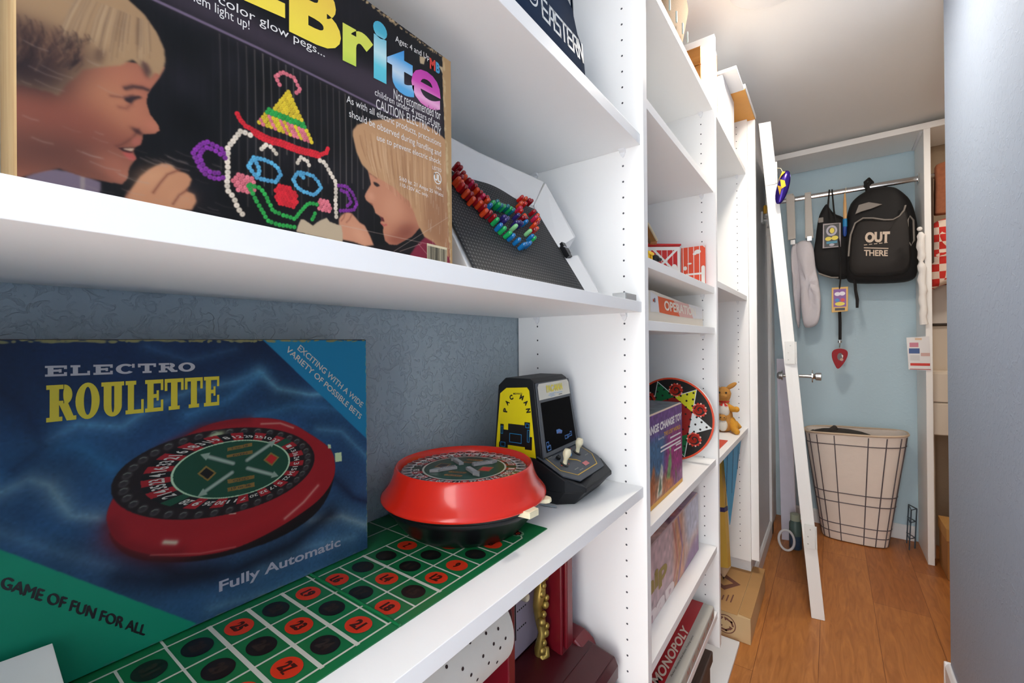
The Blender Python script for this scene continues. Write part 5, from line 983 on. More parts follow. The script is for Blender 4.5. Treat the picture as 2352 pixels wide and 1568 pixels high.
for P_ in ([(1119.4,-242.3),(1209.4,-244.6)], [(1042.8,-252.2),(1209.1,-256.2)], [(1042.5,-261.4),(1208.7,-265.4)], [(1168,-270.3),(1212.7,-272)], [(1152,-280.7),(1212.3,-282.5)]): sf2.line(mb, P_, 4.2, 0, .7)
sf2.rect(mb, 901, 1227, b0+1, b0+11, 2, .4)
mb.build('front_lettering', [mat('letter_white', (226, 220, 220), rough=.5), mat('letter_gold', (200, 150, 60), rough=.5), mat('base_yellow', (214, 156, 52), rough=.5)], t)
tf = Face((0, 0, E_+.2142), (1, 0, 0), (0, 1, 0), (0, 0, 1)); cv = Canvas(-519, -331, 902, 1226, 1.6, (92, 104, 112)); cv.poly([(-470, 940), (-400, 1000), (-380, 1150), (-470, 1200)], (132, 110, 126), 20, .8); cv.stroke([(-420, 900), (-400, 1060), (-460, 1226)], 14, (150, 120, 110), 8, .7); cv.noise(.1, 12, 9); cv.build('top_print', tf, PRINT, t, .2)

# --- picture dominoes box wrapped in film
t = thing('snap_game_box', 'pale pink game carton wrapped in shiny film, on the shelf under the purple carton', 'box', (-0.43, 1.2, F_))
NX = -.3450; NT = F_+.180
MB().box(-.520, NX, .885, 1.466, F_+.0003, NT).build('carton', mat('snap_pink', (206, 178, 176), rough=.5, var=.03), t, bevel=.002)
nf = Face((NX+.0003, 0, 0), (0, 1, 0), (0, 0, 1), (1, 0, 0)); b0, b1 = F_*1000+1, NT*1000-1
cv = Canvas(886, 1465, b0, b1, 1.2, (206, 176, 178)); cv.poly([(1200, b0), (1465, b0), (1465, b1), (1200, b1)], (206, 150, 120), 14, .9); cv.poly([(1290, b0), (1466, b0), (1466, b0+60), (1350, b0+40)], (140, 92, 150), 10, .9); cv.poly([(1330, b0+60), (1466, b0+70), (1466, b1), (1300, b1)], (196, 200, 222), 16, .9); cv.stroke([(1190, b1), (1215, b1-60), (1230, b0+70), (1180, b0)], 10, (186, 104, 92), 3, .8); cv.stroke([(1215, b1), (1240, b1-60), (1256, b0+70), (1210, b0)], 10, (214, 150, 100), 3, .8); cv.stroke([(1240, b1), (1266, b1-60), (1282, b0+80), (1236, b0)], 10, (140, 100, 150), 3, .8)
for k in range(14): cv.stroke([(1290+k*11, b1), (1280+k*13, b0+rng.uniform(20, 90))], rng.uniform(2, 8), (226, 226, 236), 4, rng.uniform(.15, .5))
cv.noise(.06, 14, 6); cv.build('front_print', nf, PRINT, t, .3)
mb = MB(); q_ = [(1137.3,-605.8),(1139.1,-545.8),(1196.7,-680.8),(1198.8,-615.5)]; nf.text(mb, 'Snip', (905, q_[0][1]), (q_[0][0], q_[0][1]), (905, q_[1][1]), 0, .8, .05); nf.text(mb, 'Snap', (905, q_[2][1]), (q_[2][0], q_[2][1]), (905, q_[3][1]), 1, .8, .05)
mb.build('front_lettering', [mat('snap_olive', (168, 146, 76), rough=.5), mat('snap_rose', (240, 222, 218), rough=.5)], t)
tf = Face((0, 0, NT+.0003), (1, 0, 0), (0, 1, 0), (0, 0, 1)); cv = Canvas(-519, -347, 887, 1465, 1.6, (196, 164, 158)); cv.poly([(-520, 1080), (-346, 1190), (-346, 1466), (-520, 1466)], (138, 104, 140), 14, .95); cv.poly([(-440, 1150), (-350, 1230), (-360, 1320), (-450, 1260)], (190, 110, 96), 8, .9); cv.stroke([(-350, 1180), (-420, 1300), (-420, 1440)], 14, (96, 66, 80), 5, .8); cv.poly([(-400, 1100), (-360, 1090), (-370, 1150)], (160, 76, 60), 3, .9); cv.poly([(-420, 1160), (-400, 1150), (-396, 1180)], (84, 60, 110), 2, .9); cv.noise(.08, 12, 4); cv.build('top_print', tf, PRINT, t, .2)
mb = MB(); mb.box(-.5215, NX+.0016, 1.30, 1.4690, F_+.0002, NT+.0012); mb.build('shiny_film', mat('clear_film', (244, 246, 250), rough=.08, alpha=.14, spec=.9), t, bevel=.003)

# --- property-trading game box
MT = G_+.0385
t = thing('trading_game_box', 'long flat red and grey property game box with white title, on the lowest visible shelf', 'box', (-0.4, 1.2, G_))
mb = MB(); mb.box(-.560, -.3025, .890, 1.478, G_+.0003, MT); mb.build('carton', mat('trading_grey', (182, 180, 172), rough=.5, var=.02), t, bevel=.004)
qf = Face((0, 0, MT+.0003), (1, 0, 0), (0, 1, 0), (0, 0, 1)); mb = MB()
P_ = [(-364.9,1469.4),(-334,1465.7),(-305.4,1096),(-351.2,953.1)]; xa, xb = P_[0][0]-12, P_[1][0]
qf.rect(mb, xa-20, xb, 892, 1476, 0, .2)
qf.text(mb, 'MONOPOLY', *[(-341.1,1052.4),(-334.9,1311.6),(-364.1,1067.7)], 1, .5, .03)
qf.text(mb, 'Parker Brothers Real Estate Trading Game', *[(-324,1103.2),(-318.2,1291.6),(-329.6,1107.8)], 2, .5)
mb.build('top_print', [mat('trading_red', (176, 26, 40), rough=.4), mat('trading_white', (226, 214, 200), rough=.4), INKK], t)
qs = Face((-.3022, 0, 0), (0, 1, 0), (0, 0, 1), (1, 0, 0)); mb = MB(); [qs.line(mb, [(1150+9*i, G_*1000+12+(15 if i % 2 else 0)+4*math.sin(i)) for i in range(k, k+5)], 2.6, 0, .3+.01*k) for k in range(0, 34, 6)]; mb.build('side_print', mat('trading_script', (196, 110, 90), rough=.5), t)
# --- dark brown case on the bottom

t = thing('storage_chest', 'dark brown storage chest at the very bottom of the shelves', 'chest', (-0.42, 1.2, -1.15)); BRN = grain_mat('dark_brown', (60, 46, 42), (88, 70, 62), 1, 10, .6)
MB().box(-.57, -.312, .92, 1.46, -1.1497, -1.0).build('body', BRN, t, bevel=.004); MB().box(-.575, -.305, .915, 1.465, -.9995, -.965).build('lid', BRN, t, bevel=.004)

# --- toys peeking over the high shelf
t = thing('toy_duck', 'small yellow toy with only its tip showing over the high shelf edge', 'toy', (-.39, 1.055, B_)); mb = MB(); mb.ball((-.39, 1.055, B_+.020), .022, .020, .020); mb.ball((-.375, 1.05, B_+.052), .014, .013, .014); mb.build('body', TOYY, t, smooth=60); mb = MB(); mb.lathe([(.006, 0), (.001, .016)], (-.363, 1.05, B_+.052), 10, 0, V(1, -.2, 0).to_track_quat('Z', 'Y').to_matrix()); mb.build('beak', TOYO, t, smooth=40)
mb = MB(); mb.tube([(-.40, 1.055, B_+.03), (-.41, 1.06, B_+.05), (-.405, 1.07, B_+.065)], [.010, .007, .002], 8); mb.build('tail', TOYY, t, smooth=60)
t = thing('toy_penguin', 'black and white toy bird with orange patch, on the high shelf near the second panel', 'toy', (-.385, 1.375, B_)); mb = MB(); mb.ball((-.385, 1.375, B_+.040), .030, .034, .040); mb.build('body', TOYK, t, smooth=60); mb = MB(); mb.ball((-.372, 1.395, B_+.036), .026, .030, .034); mb.build('belly', TOYW, t, smooth=60); mb = MB(); mb.ball((-.358, 1.385, B_+.048), .010, .014, .010); mb.build('bib', TOYO, t, smooth=60)
MB().ball((-.385, 1.358, B_+.085), .020, .022, .020).build('head', TOYK, t, smooth=60)

# ================================================================ on the top shelf of the middle and far bays
BSK = mat('basket_weave', (158, 128, 92), rough=.85); nt = BSK.node_tree; tc = nt.nodes['Texture Coordinate']; wv = nt.nodes.new('ShaderNodeTexWave'); wv.bands_direction = 'Z'; wv.inputs['Scale'].default_value = 90; wv.inputs['Distortion'].default_value = 1.5
rp = nt.nodes.new('ShaderNodeValToRGB'); rp.color_ramp.elements[0].color = L4((76, 54, 34)); rp.color_ramp.elements[1].color = L4((166, 136, 98)); nt.links.new(tc.outputs['Object'], wv.inputs['Vector']); nt.links.new(wv.outputs['Fac'], rp.inputs['Fac']); nt.links.new(rp.outputs['Color'], nt.nodes['Principled BSDF'].inputs['Base Color'])
t = thing('woven_basket', 'brown woven basket with clothes pegs on its rim, on the top shelf near the ceiling', 'basket', (-.43, 1.22, A_)); mb = MB(); rings = []
for z, k in ((.0005, .86), (.02, .93), (.09, 1.0), (.16, 1.06), (.22, 1.10), (.222, 1.06), (.16, 1.0), (.03, .88), (.012, .8)): rings.append([V(-.420+.085*k*math.copysign(abs(math.cos(a))**.6, math.cos(a)), 1.225+(.105+.36*z)*k*math.copysign(abs(math.sin(a))**.6, math.sin(a)), A_+z) for a in [2*math.pi*i/40 for i in range(40)]])
mb.loft(rings); mb.build('basket_body', BSK, t, smooth=50)
mb = MB(); mb.ball((-.42, 1.225, A_+.20), .080, .135, .035, 24, 10); mb.build('cloth_filling', mat('fuzzy_cloth', (196, 182, 164), rough=.95, var=.2, vscale=120, bump=.8, bscale=220), t, smooth=60)
for k, y in enumerate((1.13, 1.19, 1.25, 1.30)): MB().box(-.3245, -.3205, y-.0025, y+.0025, A_+.070+.004*k, A_+.100+.004*k).build('peg', mat('peg_pale', (176, 190, 184), rough=.5), t, bevel=.001)
PINE = grain_mat('pine_board', (150, 96, 40), (176, 122, 60), 0, 10, .55)
for nm, lab, y0, y1, z1, x1, x0 in (('wooden_crate', 'low pine crate standing next to the woven basket on the top shelf', 1.488, 1.655, .948, -.330, -.47), ('wooden_crate', 'tall pine crate on the top shelf, second after the woven basket', 1.672, 1.748, 1.052, -.330, -.45)):
    t = thing(nm, lab, 'crate', ((x0+x1)/2, (y0+y1)/2, A_), 0, 'pine crates on the top shelf'); h = z1-A_
    for k in range(3): MB().box(x0, x1, y0, y0+.010, A_+.0005+k*h/3, A_+(k+1)*h/3-.003).build('slat', PINE, t, bevel=.001)
    for k in range(3): MB().box(x0, x1, y1-.010, y1, A_+.0005+k*h/3, A_+(k+1)*h/3-.003).build('slat', PINE, t, bevel=.001)
    MB().box(x1-.010, x1+.0005, y0+.0105, y1-.0105, A_+.0005, z1).build('front_board', mat('lamp_glare_board', (228, 220, 206), rough=.6), t, bevel=.001); MB().box(x0, x0+.008, y0+.0105, y1-.0105, A_+.0005, z1).build('back_board', PINE, t)  # pine front coloured pale to stand in for the lamp's glare
t = thing('white_storage_box', 'white open box laid across the panel tops beside the tall pine crate', 'box', (-.42, 1.86, A_))
MB().box(-.54, -.315, 1.765, 2.0, A_+.0005, .985).build('body', WHITE2, t, bevel=.003); MB().box(-.54, -.268, 1.758, 1.93, .9855, .9965).build('lid', WHITE2, t, bevel=.002)
t = thing('orange_portfolio', 'flat orange board with a white edge, overhanging the top of the last side panel', 'board', (-.42, 2.08, .99))
MB().box(-.58, -.2665, 1.935, 2.236, .9885, .9935).build('cover', mat('portfolio_orange', (226, 160, 66), rough=.5, var=.05), t); MB().box(-.58, -.2640, 1.935, 2.236, .9937, 1.012).build('pages', WHITE2, t, bevel=.001)

# ================================================================ far bay
t = thing('kangaroo_plush', 'tan plush kangaroo with white front and red ribbon, on the far bay shelf', 'plush toy', (-.376, 2.06, I_))
PLT = mat('plush_tan', (196, 140, 70), rough=.95, bump=.6, bscale=240, var=.1, vscale=80); PLG = mat('plush_golden', (206, 146, 48), rough=.95, bump=.6, bscale=240, var=.1, vscale=80); PLW = mat('plush_white', (226, 220, 208), rough=.95, bump=.5, bscale=240); kx, ky, kz = -.376, 2.06, I_
mb = MB(); mb.loft([[V(kx+rx*math.cos(a), ky+ry*math.sin(a), kz+z) for a in [2*math.pi*i/18 for i in range(18)]] for rx, ry, z in ((.02, .022, .0006), (.042, .045, .012), (.045, .048, .04), (.038, .040, .09), (.028, .028, .125), (.022, .022, .145), (.030, .031, .165), (.034, .035, .185), (.027, .028, .205), (.010, .010, .216))]); mb.build('body', PLT, t, smooth=70)
mb = MB(); mb.ball((kx+.004, ky-.022, kz+.102), .026, .022, .040); mb.build('white_front', PLW, t, smooth=70)
mb = MB(); mb.ball((kx+.005, ky-.030, kz+.174), .017, .016, .013); mb.ball((kx+.006, ky-.0455, kz+.178), .005, .004, .004); mb.build('muzzle', PLT, t, smooth=70)
for s_, tilt in ((-1, -.5), (1, .95)): mb = MB(); mb.ball((kx+s_*.034, ky, kz+.222), .011, .007, .030, 12, 8, 0, Matrix.Rotation(tilt, 3, 'Y')); mb.build('ear', PLT, t, smooth=70)
for s_ in (-1, 1): mb = MB(); mb.ball((kx+.002+s_*.015, ky-.0325, kz+.191), .0045, .004, .0050, 10, 8); mb.build('eye', TOYK, t, smooth=70)
for s_ in (-1, 1): mb = MB(); mb.tube([(kx+s_*.022, ky-.010, kz+.122), (kx+s_*.046, ky-.020, kz+.112), (kx+s_*.060, ky-.026, kz+.114)], [.014, .014, .013], 10); mb.ball((kx+s_*.060, ky-.026, kz+.114), .0138); mb.build('arm', PLG, t, smooth=70)
for s_ in (-1, 1): mb = MB(); mb.tube([(kx+s_*.030, ky-.004, kz+.062), (kx+s_*.046, ky-.016, kz+.036), (kx+s_*.052, ky-.034, kz+.017), (kx+s_*.066, ky-.060, kz+.0135)], [.018, .022, .016, .013], 12); mb.ball((kx+s_*.066, ky-.060, kz+.0138), .0135); mb.build('leg', PLG, t, smooth=70)
mb = MB(); mb.tube([(kx+.02, ky+.034, kz+.02), (kx+.05, ky+.040, kz+.030), (kx+.066, ky+.034, kz+.016)], [.022, .018, .010], 10); mb.build('tail', PLG, t, smooth=70)
mb = MB(); mb.ball((kx+.004, ky-.046, kz+.072), .0165, .015, .016); mb.build('joey_head', PLT, t, smooth=70)
for s_ in (-1, 1): mb = MB(); mb.ball((kx+.004+s_*.008, ky-.0590, kz+.0755), .0026, .0024, .0028, 8, 6); mb.build('joey_eye', TOYK, t, smooth=70)
mb = MB(); mb.ball((kx+.002, ky-.042, kz+.036), .022, .016, .030); mb.build('joey_pouch', PLW, t, smooth=70)
mb = MB(); mb.lathe([(.024, -.004), (.0265, 0), (.024, .004)], (kx, ky, kz+.146), 20); mb.prism([(kx+.004, ky-.027, kz+.148), (kx+.026, ky-.034, kz+.128), (kx+.010, ky-.036, kz+.126)], (.001, -.003, 0)); mb.prism([(kx+.002, ky-.027, kz+.148), (kx-.014, ky-.034, kz+.130), (kx+.000, ky-.036, kz+.126)], (.001, -.003, 0)); mb.build('ribbon', mat('ribbon_red', (206, 52, 40), rough=.5), t, smooth=30)
t.scale = (.88, .88, .88)
c = MB().box(-.400, -.326, 1.690, 1.856, I_+.0004, I_+.0040).build('red_card', mat('card_red', (206, 76, 52), rough=.5, var=.04), bevel=.0006); tag(c, 'small flat red booklet lying on the shelf in front of the plush kangaroo', 'booklet')
c = MB().box(-.56, -.288, 1.50, 1.838, -1.1497, -1.137).build('white_board', WHITE2, bevel=.002); tag(c, 'flat white board lying on the floor in front of the brown cardboard box', 'board')
t = thing('giant_pencil', 'oversized yellow pencil with a dark blue band, standing point down on the brown cardboard box', 'novelty pencil', (-.390, 2.11, -1.0485))
PY = mat('pencil_yellow', (222, 186, 84), rough=.45, var=.06, vscale=12); px_, py_ = -.390, 1.950
def pr(z): return V(px_, py_+.26*(-.42-z), z)
def hexr(z, r): c = pr(z); return [c+V(r*math.cos(math.pi*i/3+.3), r*math.sin(math.pi*i/3+.3), 0) for i in range(6)]
MB().loft([hexr(-.985, .030), hexr(-.72, .031)]).build('shaft', PY, t, bevel=.002); MB().loft([hexr(-.7198, .0318), hexr(-.700, .0318)]).build('band', mat('pencil_navy', (52, 50, 104), rough=.4), t); MB().loft([hexr(-.6998, .031), hexr(-.415, .030)]).build('shaft', PY, t, bevel=.002)
MB().lathe([(.0055, -1.035), (.029, -.9855)], (pr(-.9855).x, pr(-.9855).y, 0), 16).build('bare_wood_tip', mat('pencil_wood', (222, 200, 170), rough=.6), t, smooth=40); MB().lathe([(.0008, -1.0482), (.0054, -1.0352)], (pr(-.9855).x, pr(-.9855).y, 0), 12).build('lead', mat('pencil_lead', (56, 40, 44), rough=.5), t, smooth=40)
pf_pts = [V(*(-0.3350,1.8133,-0.4629)), V(*(-0.3180,2.1320,-0.4298)), V(*(-0.3220,1.8652,-0.7140))]
pf_pts[0].z = -.412; pf_pts[1].z = -.412
mb = MB(); mb.prism(pf_pts, (-.002, .001, 0)); t = thing('blue_pennant', 'blue paper pennant with dark printed lines, hanging point down beside the giant pencil', 'pennant', tuple(pf_pts[2]))
mb.build('paper', mat('pennant_blue', (78, 162, 206), rough=.5, var=.04), t)
a_, b_q, c_q = pf_pts; nrm = (b_q-a_).cross(c_q-a_).normalized(); nrm = nrm if nrm.x > 0 else -nrm; ax_ = (c_q-(a_+b_q)/2); ux = ax_.normalized(); vx = nrm.cross(ux).normalized(); vx = vx if vx.y > 0 else -vx; mid = (a_+b_q)/2; ff = Face(mid, ux, vx, nrm); L_ = ax_.length*1000; mb = MB()
for k, (v0, f0, f1, wd) in enumerate(((-.30, .05, .80, 0), (.02, .05, .62, 0), (.32, .03, .30, 0))):
    wv_ = (b_q-a_).length*1000
    y_at = lambda f: v0*wv_*(1-f)*.9
    q0 = L_*f0
    while q0 < L_*f1: q1 = min(q0+rng.uniform(9, 26), L_*f1); ff.line(mb, [(q0, y_at(f0)), (q1, y_at(f0))], 6, 0, .9); q0 = q1+7
mb.build('printed_lines', mat('pennant_ink', (30, 58, 96), rough=.5), t)
# --- brown cardboard box on the floor
t = thing('cardboard_box', 'brown shipping box with a recycling mark, on the floor at the end of the shelves', 'box', (-.38, 2.1, -1.15))
CARD = mat('cardboard', (190, 146, 94), rough=.85, var=.05, vscale=20); CARDL = mat('cardboard_light', (206, 176, 132), rough=.85, var=.05, vscale=20); CINK = mat('carton_ink', (118, 76, 62), rough=.8)
bx0, bx1, by0, by1, bz0, bz1 = -.470, -.2535, 1.857, 2.30, -1.1497, -1.052
MB().box(bx0, bx1, by0, by1, bz0, bz1).build('carton', CARDL, t, bevel=.002)
mb = MB(); mb.prism([(bx0, by0-.002, bz1+.0003), (bx1-.045, by0-.002, bz1+.0003), (bx1-.045, by1, bz1+.0003), (bx0, by1, bz1+.0003)], (0, 0, .003)); mb.build('lid_flap', CARD, t, bevel=.0008)
mb = MB(); mb.prism([(bx1-.043, by0+.012, bz1+.0003), (bx1+.001, by0+.004, bz1+.0003), (bx1+.001, by1, bz1+.0003), (bx1-.043, by1, bz1+.0003)], (0, 0, .003)); mb.build('tuck_flap', CARD, t, bevel=.0008)
mb = MB(); c = (bx0+bx1)/2*1000-6; ft = Face((0, by0-.0003, 0), (1, 0, 0), (0, 0, 1), (0, -1, 0)); zc = (bz0+bz1)/2*1000
ft.ell(mb, (c+28, zc+2), 36, 36, 0, .3, 28, 0, .9)
for k in range(3):
    a = 2*math.pi*k/3+.5; d = np.array((math.cos(a), math.sin(a))); n_ = np.array((-d[1], d[0])); q = np.array((c+28, zc+2)); ft.line(mb, [q+d*22-n_*12, q+d*24+n_*2, q+d*12+n_*18], 7, 0, .35); ft.poly(mb, [tuple(q+d*8+n_*26), tuple(q+d*4+n_*12), tuple(q+d*20+n_*16)], 0, .4)
ft2 = Face((0, 0, bz1+.0034), (1, 0, 0), (0, 1, 0), (0, 0, 1)); ft2.poly(mb, [(-372, 2010), (-430, 2060), (-430, 2180), (-322, 2090)], 0, .3); ft2.poly(mb, [(-380, 2045), (-424, 2080), (-424, 2140), (-350, 2085)], 1, .4); [ft2.line(mb, [(-334-k*16, 1930), (-334-k*16, 1990-k*12)], 5, 0, .3) for k in range(3)]
mb.build('carton_marks', [CINK, CARD], t)

# ================================================================ the far end of the closet
t = thing('hanging_wardrobe', 'white built-in hanging unit with top shelf, chrome rod and upright panel at the closet end', 'wardrobe unit', (0.3, 3.2, -1.15))
MB().box(-.268, 1.31, 3.047, 3.355, 1.072, 1.104).build('top_shelf', WHITE, t, bevel=.002)
MB().box(.390, .416, 3.046, 3.345, FZ+.0003, 1.0715).build('upright_panel', WHITE, t, bevel=.002)
mb = MB(); mb.prism([(.389, 3.07, 1.071), (.389, 3.33, 1.071), (.389, 3.33, 1.062), (.389, 3.10, 1.062)], (-.012, 0, 0)); mb.build('shelf_cleat', WHITE2, t)
mb = MB(); mb.loft([[V(x, 3.20+.008*math.cos(a), .866+.015*math.sin(a)) for a in [2*math.pi*i/20 for i in range(20)]] for x in (-.262, .3895)]); mb.build('clothes_rod', CHROME, t, smooth=60)
mb = MB(); mb.loft([[V(x, 3.20+.008*math.cos(a), .866+.015*math.sin(a)) for a in [2*math.pi*i/20 for i in range(20)]] for x in (.4165, 1.30)]); mb.build('clothes_rod', CHROME, t, smooth=60)
for x in (-.2615, .3832): MB().box(x, x+.006, 3.178, 3.222, .842, .890).build('rod_bracket', CHROME, t, bevel=.002)
# --- leaning door
ZB, ZT_ = FZ+.0006, .945
def dx(z): return -.029 + (-.202+.029)*(z-FZ)/(.945-FZ)
dvec = V(-.047, .758, 0)
t = thing('door_leaf', 'white door taken off its hinges, leaning on edge against the left wall', 'door', (-.06, 2.5, FZ))
DW = .046
MB().prism([(dx(ZB)-DW, 2.186, ZB), (dx(ZB), 2.194, ZB), (dx(ZT_), 2.183, ZT_), (dx(ZT_)-DW, 2.180, ZT_+.003)], dvec).build('slab', mat('door_white', (238, 238, 236), rough=.45, var=.01), t, bevel=.002)
for z in (.718, -.053, -.813):
    mb = MB(); x = dx(z)-DW*.5; mb.box(x-.016, x+.020, 2.1795, 2.185, z-.048, z+.048, 0)
    for s in (-.03, .0, .03): mb.disc((x-.004+.008*(s > 0), 2.1793, z+s), (1, 0, 0), (0, 0, 1), .003, 10, 1)
    mb.tube([(x+.024, 2.182, z-.046), (x+.0225, 2.182, z+.046)], .004, 8, 0); mb.build('hinge_leaf', [mat('hinge_white', (222, 223, 220), rough=.4), mat('screw_grey', (170, 170, 166), rough=.4, metal=.6)], t, bevel=.001)
kz = -.198; kxr = dx(kz)-.041; ky_ = 2.885; R90 = Matrix.Rotation(math.pi/2, 3, 'Y')
mb = MB(); mb.lathe([(.009, 0), (.009, .058), (.034, .059), (.034, .064), (.016, .065), (.014, .072), (.021, .076), (.022, .100), (.016, .103)], (kxr+.004, ky_, kz), 24, 0, R90); mb.build('knob', CHROME, t, smooth=35)
mb = MB(); mb.lathe([(.028, -.010), (.028, -.004), (.010, -.003), (.010, .020)], (kxr-DW-.022, ky_, kz), 24, 0, R90); mb.lathe([(.014, -.040), (.022, -.030), (.022, -.016), (.010, -.010)], (kxr-DW-.014, ky_, kz), 24, 0, R90); mb.build('knob', CHROME, t, smooth=35)
# --- foil ornament on the door
t = thing('foil_ornament', 'small shiny purple and gold ornament hanging on the top of the leaning door', 'ornament', (-.158, 2.150, .60))
mb = MB(); M = Matrix.Rotation(.25, 3, 'Y'); mb.ball((-.158, 2.150, .640), .023, .012, .070, 20, 12, 0, M); mb.build('foil_body', mat('foil_purple', (44, 24, 110), rough=.2, metal=.6, var=.5, vscale=26), t, smooth=70)
for P_ in ([(-.166, 2.137, .672), (-.150, 2.137, .664), (-.146, 2.137, .640), (-.162, 2.137, .632)], [(-.176, 2.139, .650), (-.160, 2.136, .640), (-.168, 2.138, .606)], [(-.158, 2.138, .704), (-.147, 2.138, .700), (-.164, 2.138, .684), (-.176, 2.139, .66)]): mb = MB(); mb.prism(P_, (0, .003, 0)); mb.build('gold_patch', mat('foil_gold', (226, 180, 60), rough=.25, metal=.8), t)
mb = MB(); mb.tube([(-.158, 2.15, .706), (-.166, 2.168, .728), (-.178, 2.178, .735)], .0012, 6); mb.build('hanging_loop', CREAM, t)
# --- key hook on the left wall
t = thing('wall_hook', 'small white hook rack with a yellow peg on the left wall behind the door', 'hook', (-.29, 2.74, .63)); hx = -.3015
MB().box(hx, hx+.010, 2.715, 2.765, .640, .700).build('plate', WHITE2, t, bevel=.003); mb = MB(); mb.tube([(hx+.010, 2.74, .655), (hx+.030, 2.74, .650), (hx+.036, 2.74, .628), (hx+.030, 2.74, .610)], .006, 8); mb.build('hook', WHITE2, t, smooth=60); mb = MB(); mb.lathe([(.008, 0), (.010, .032), (.007, .044)], (hx+.018, 2.735, .690), 14); mb.build('peg', mat('peg_amber', (232, 180, 60), rough=.4), t, smooth=40)
mb = MB(); mb.box(hx+.010, hx+.045, 2.73, 2.75, .664, .676); mb.build('arm', CHROME, t, bevel=.002)
# --- painted plank, bottle and cord loop behind the door
mb = MB(); mb.prism([(-.240, 2.95, FZ+.0005), (-.168, 2.97, FZ+.0005), (-.196, 3.02, -.110), (-.262, 3.01, -.110)], (.002, .016, 0)); c = mb.build('painted_plank', mat('plank_lilac', (206, 204, 220), rough=.6, var=.12, vscale=14), bevel=.002); tag(c, 'pale scuffed plank leaning upright behind the white door', 'plank')
t = thing('plastic_bottle', 'green and blue plastic bottle on the floor behind the foot of the door', 'bottle', (-.168, 2.87, FZ)); mb = MB(); mb.lathe([(.026, FZ+.0005), (.030, FZ+.006), (.030, FZ+.075)], (-.168, 2.87, 0), 24); mb.build('lower_band', mat('bottle_blue', (50, 74, 100), rough=.4), t, smooth=40); mb = MB(); mb.lathe([(.030, FZ+.0755), (.029, FZ+.14), (.022, FZ+.155)], (-.168, 2.87, 0), 24); mb.build('body', mat('bottle_green', (82, 104, 100), rough=.4), t, smooth=40); mb = MB(); mb.lathe([(.024, FZ+.1555), (.024, FZ+.19), (.018, FZ+.193)], (-.168, 2.87, 0), 20); mb.build('cap', mat('bottle_cap', (164, 172, 152), rough=.5), t, smooth=40)
mb = MB(); mb.tube([(-.205+.036*math.cos(a), 2.80, FZ+.062+.055*math.sin(a)) for a in [2*math.pi*i/28 for i in range(28)]], .0065, 8, 0, True); c = mb.build('cord_loop', mat('cord_white', (206, 206, 210), rough=.5), smooth=60); tag(c, 'loop of pale cord standing on the floor at the corner behind the door', 'cord')

# --- soft goods
def puff(mb, P_, yb, yf, m=0, n=3, edge=.82, wob=0.0, seed=0):
    """a stuffed cloth shape: outline in the X-Z plane, bulging towards the viewer"""
    P = smooth_outline(P_, n)/1000.0; c = (P.max(0)+P.min(0))/2; rs = np.random.RandomState(seed); ph = rs.rand(4)*6
    rings = []
    for k, y in ((.9, yb), (1.0, yb+(yf-yb)*.35), (.98, yb+(yf-yb)*.6), (.93, yb+(yf-yb)*.82), (edge, yf-(yf-yb)*.06), (edge*.6, yf), (edge*.25, yf)):
        q = c+(P-c)*k; a = np.arctan2(P[:, 1]-c[1], P[:, 0]-c[0])
        w = wob*(np.sin(a*5+ph[0])+.6*np.sin(a*9+ph[1]+k*4)) ; rings.append([V(x, y+wv, z) for (x, z), wv in zip(q, w)])
    mb.loft(rings, m)
BAGK = mat('bag_black', (24, 23, 24), rough=.75, bump=.3, bscale=300, bdist=.001); BAGB = mat('bag_charcoal', (40, 37, 36), rough=.75, bump=.3, bscale=400, bdist=.001); PIPE = mat('reflective_piping', (132, 126, 120), rough=.5)
t = thing('backpack', 'black backpack with grey piping and pale printed slogan, hanging from the chrome rod', 'backpack', (.23, 3.17, .32))
mb = MB(); puff(mb, [(206.6,857.5),(284.4,844.1),(319.1,809.4),(358.6,751.2),(380.2,640.4),(386.2,548.3),(383.6,358.9),(360.7,314),(274.2,309.4),(102,321.5),(73.2,346.1),(61.2,474.6),(65.5,597.3),(86.4,765.7),(118.9,816.2),(175.8,848.4)], 3.245, 3.125, 0, 2); mb.build('main_body', BAGK, t, smooth=70)
mb = MB(); puff(mb, [(88.9,362.7),(83.4,468.8),(94,589),(116.9,658),(154.6,667.6),(215.8,653),(275.1,642.7),(310.1,663.5),(327.7,706.3),(344.1,627),(348.8,512.1),(347.6,360.1),(272.7,344.6),(182.9,349.5)], 3.15, 3.098, 0, 2, .9); mb.build('front_pocket', BAGB, t, smooth=70)
bk = Face((0, 3.0965, 0), (1, 0, 0), (0, 0, 1), (0, -1, 0)); mb = MB()
mb.tube([(a/1000, 3.104, b/1000) for a, b in [(83.4,468.8),(87.1,525.1),(94,589),(113.7,650.5),(148.4,672.7),(191.6,665.1),(239.7,647.3),(275.1,642.7),(301.4,657.4),(318.9,684.9),(324.9,710.6)]], .0045, 8); mb.build('piping', PIPE, t, smooth=60)
mb = MB(); mb.prism([(a/1000, 3.108, b/1000) for a, b in [(114.4,701.1),(130.7,750.6),(174.5,758.1),(232.2,734.9),(186.5,719.9),(143,712)]], (0, .010, 0)); mb.build('reflective_panel', PIPE, t, bevel=.002)
mb = MB(); bk.text(mb, 'OUT', *[(155.2,533.6),(259.2,522.8),(157,591.6)], 0, 1, .06); bk.text(mb, 'THERE', *[(150.9,462.4),(250.9,447.6),(151.2,495.1)], 0, 1, .03)
P_ = [(153.3,521.9),(251.4,508.3),(153.2,506),(251.3,489.6)]; 
for k in range(5): f = k/4.6; bk.line(mb, [(P_[0][0]+(P_[1][0]-P_[0][0])*f, P_[0][1]), (P_[0][0]+(P_[1][0]-P_[0][0])*(f+.10), P_[0][1])], 4, 0, 1)
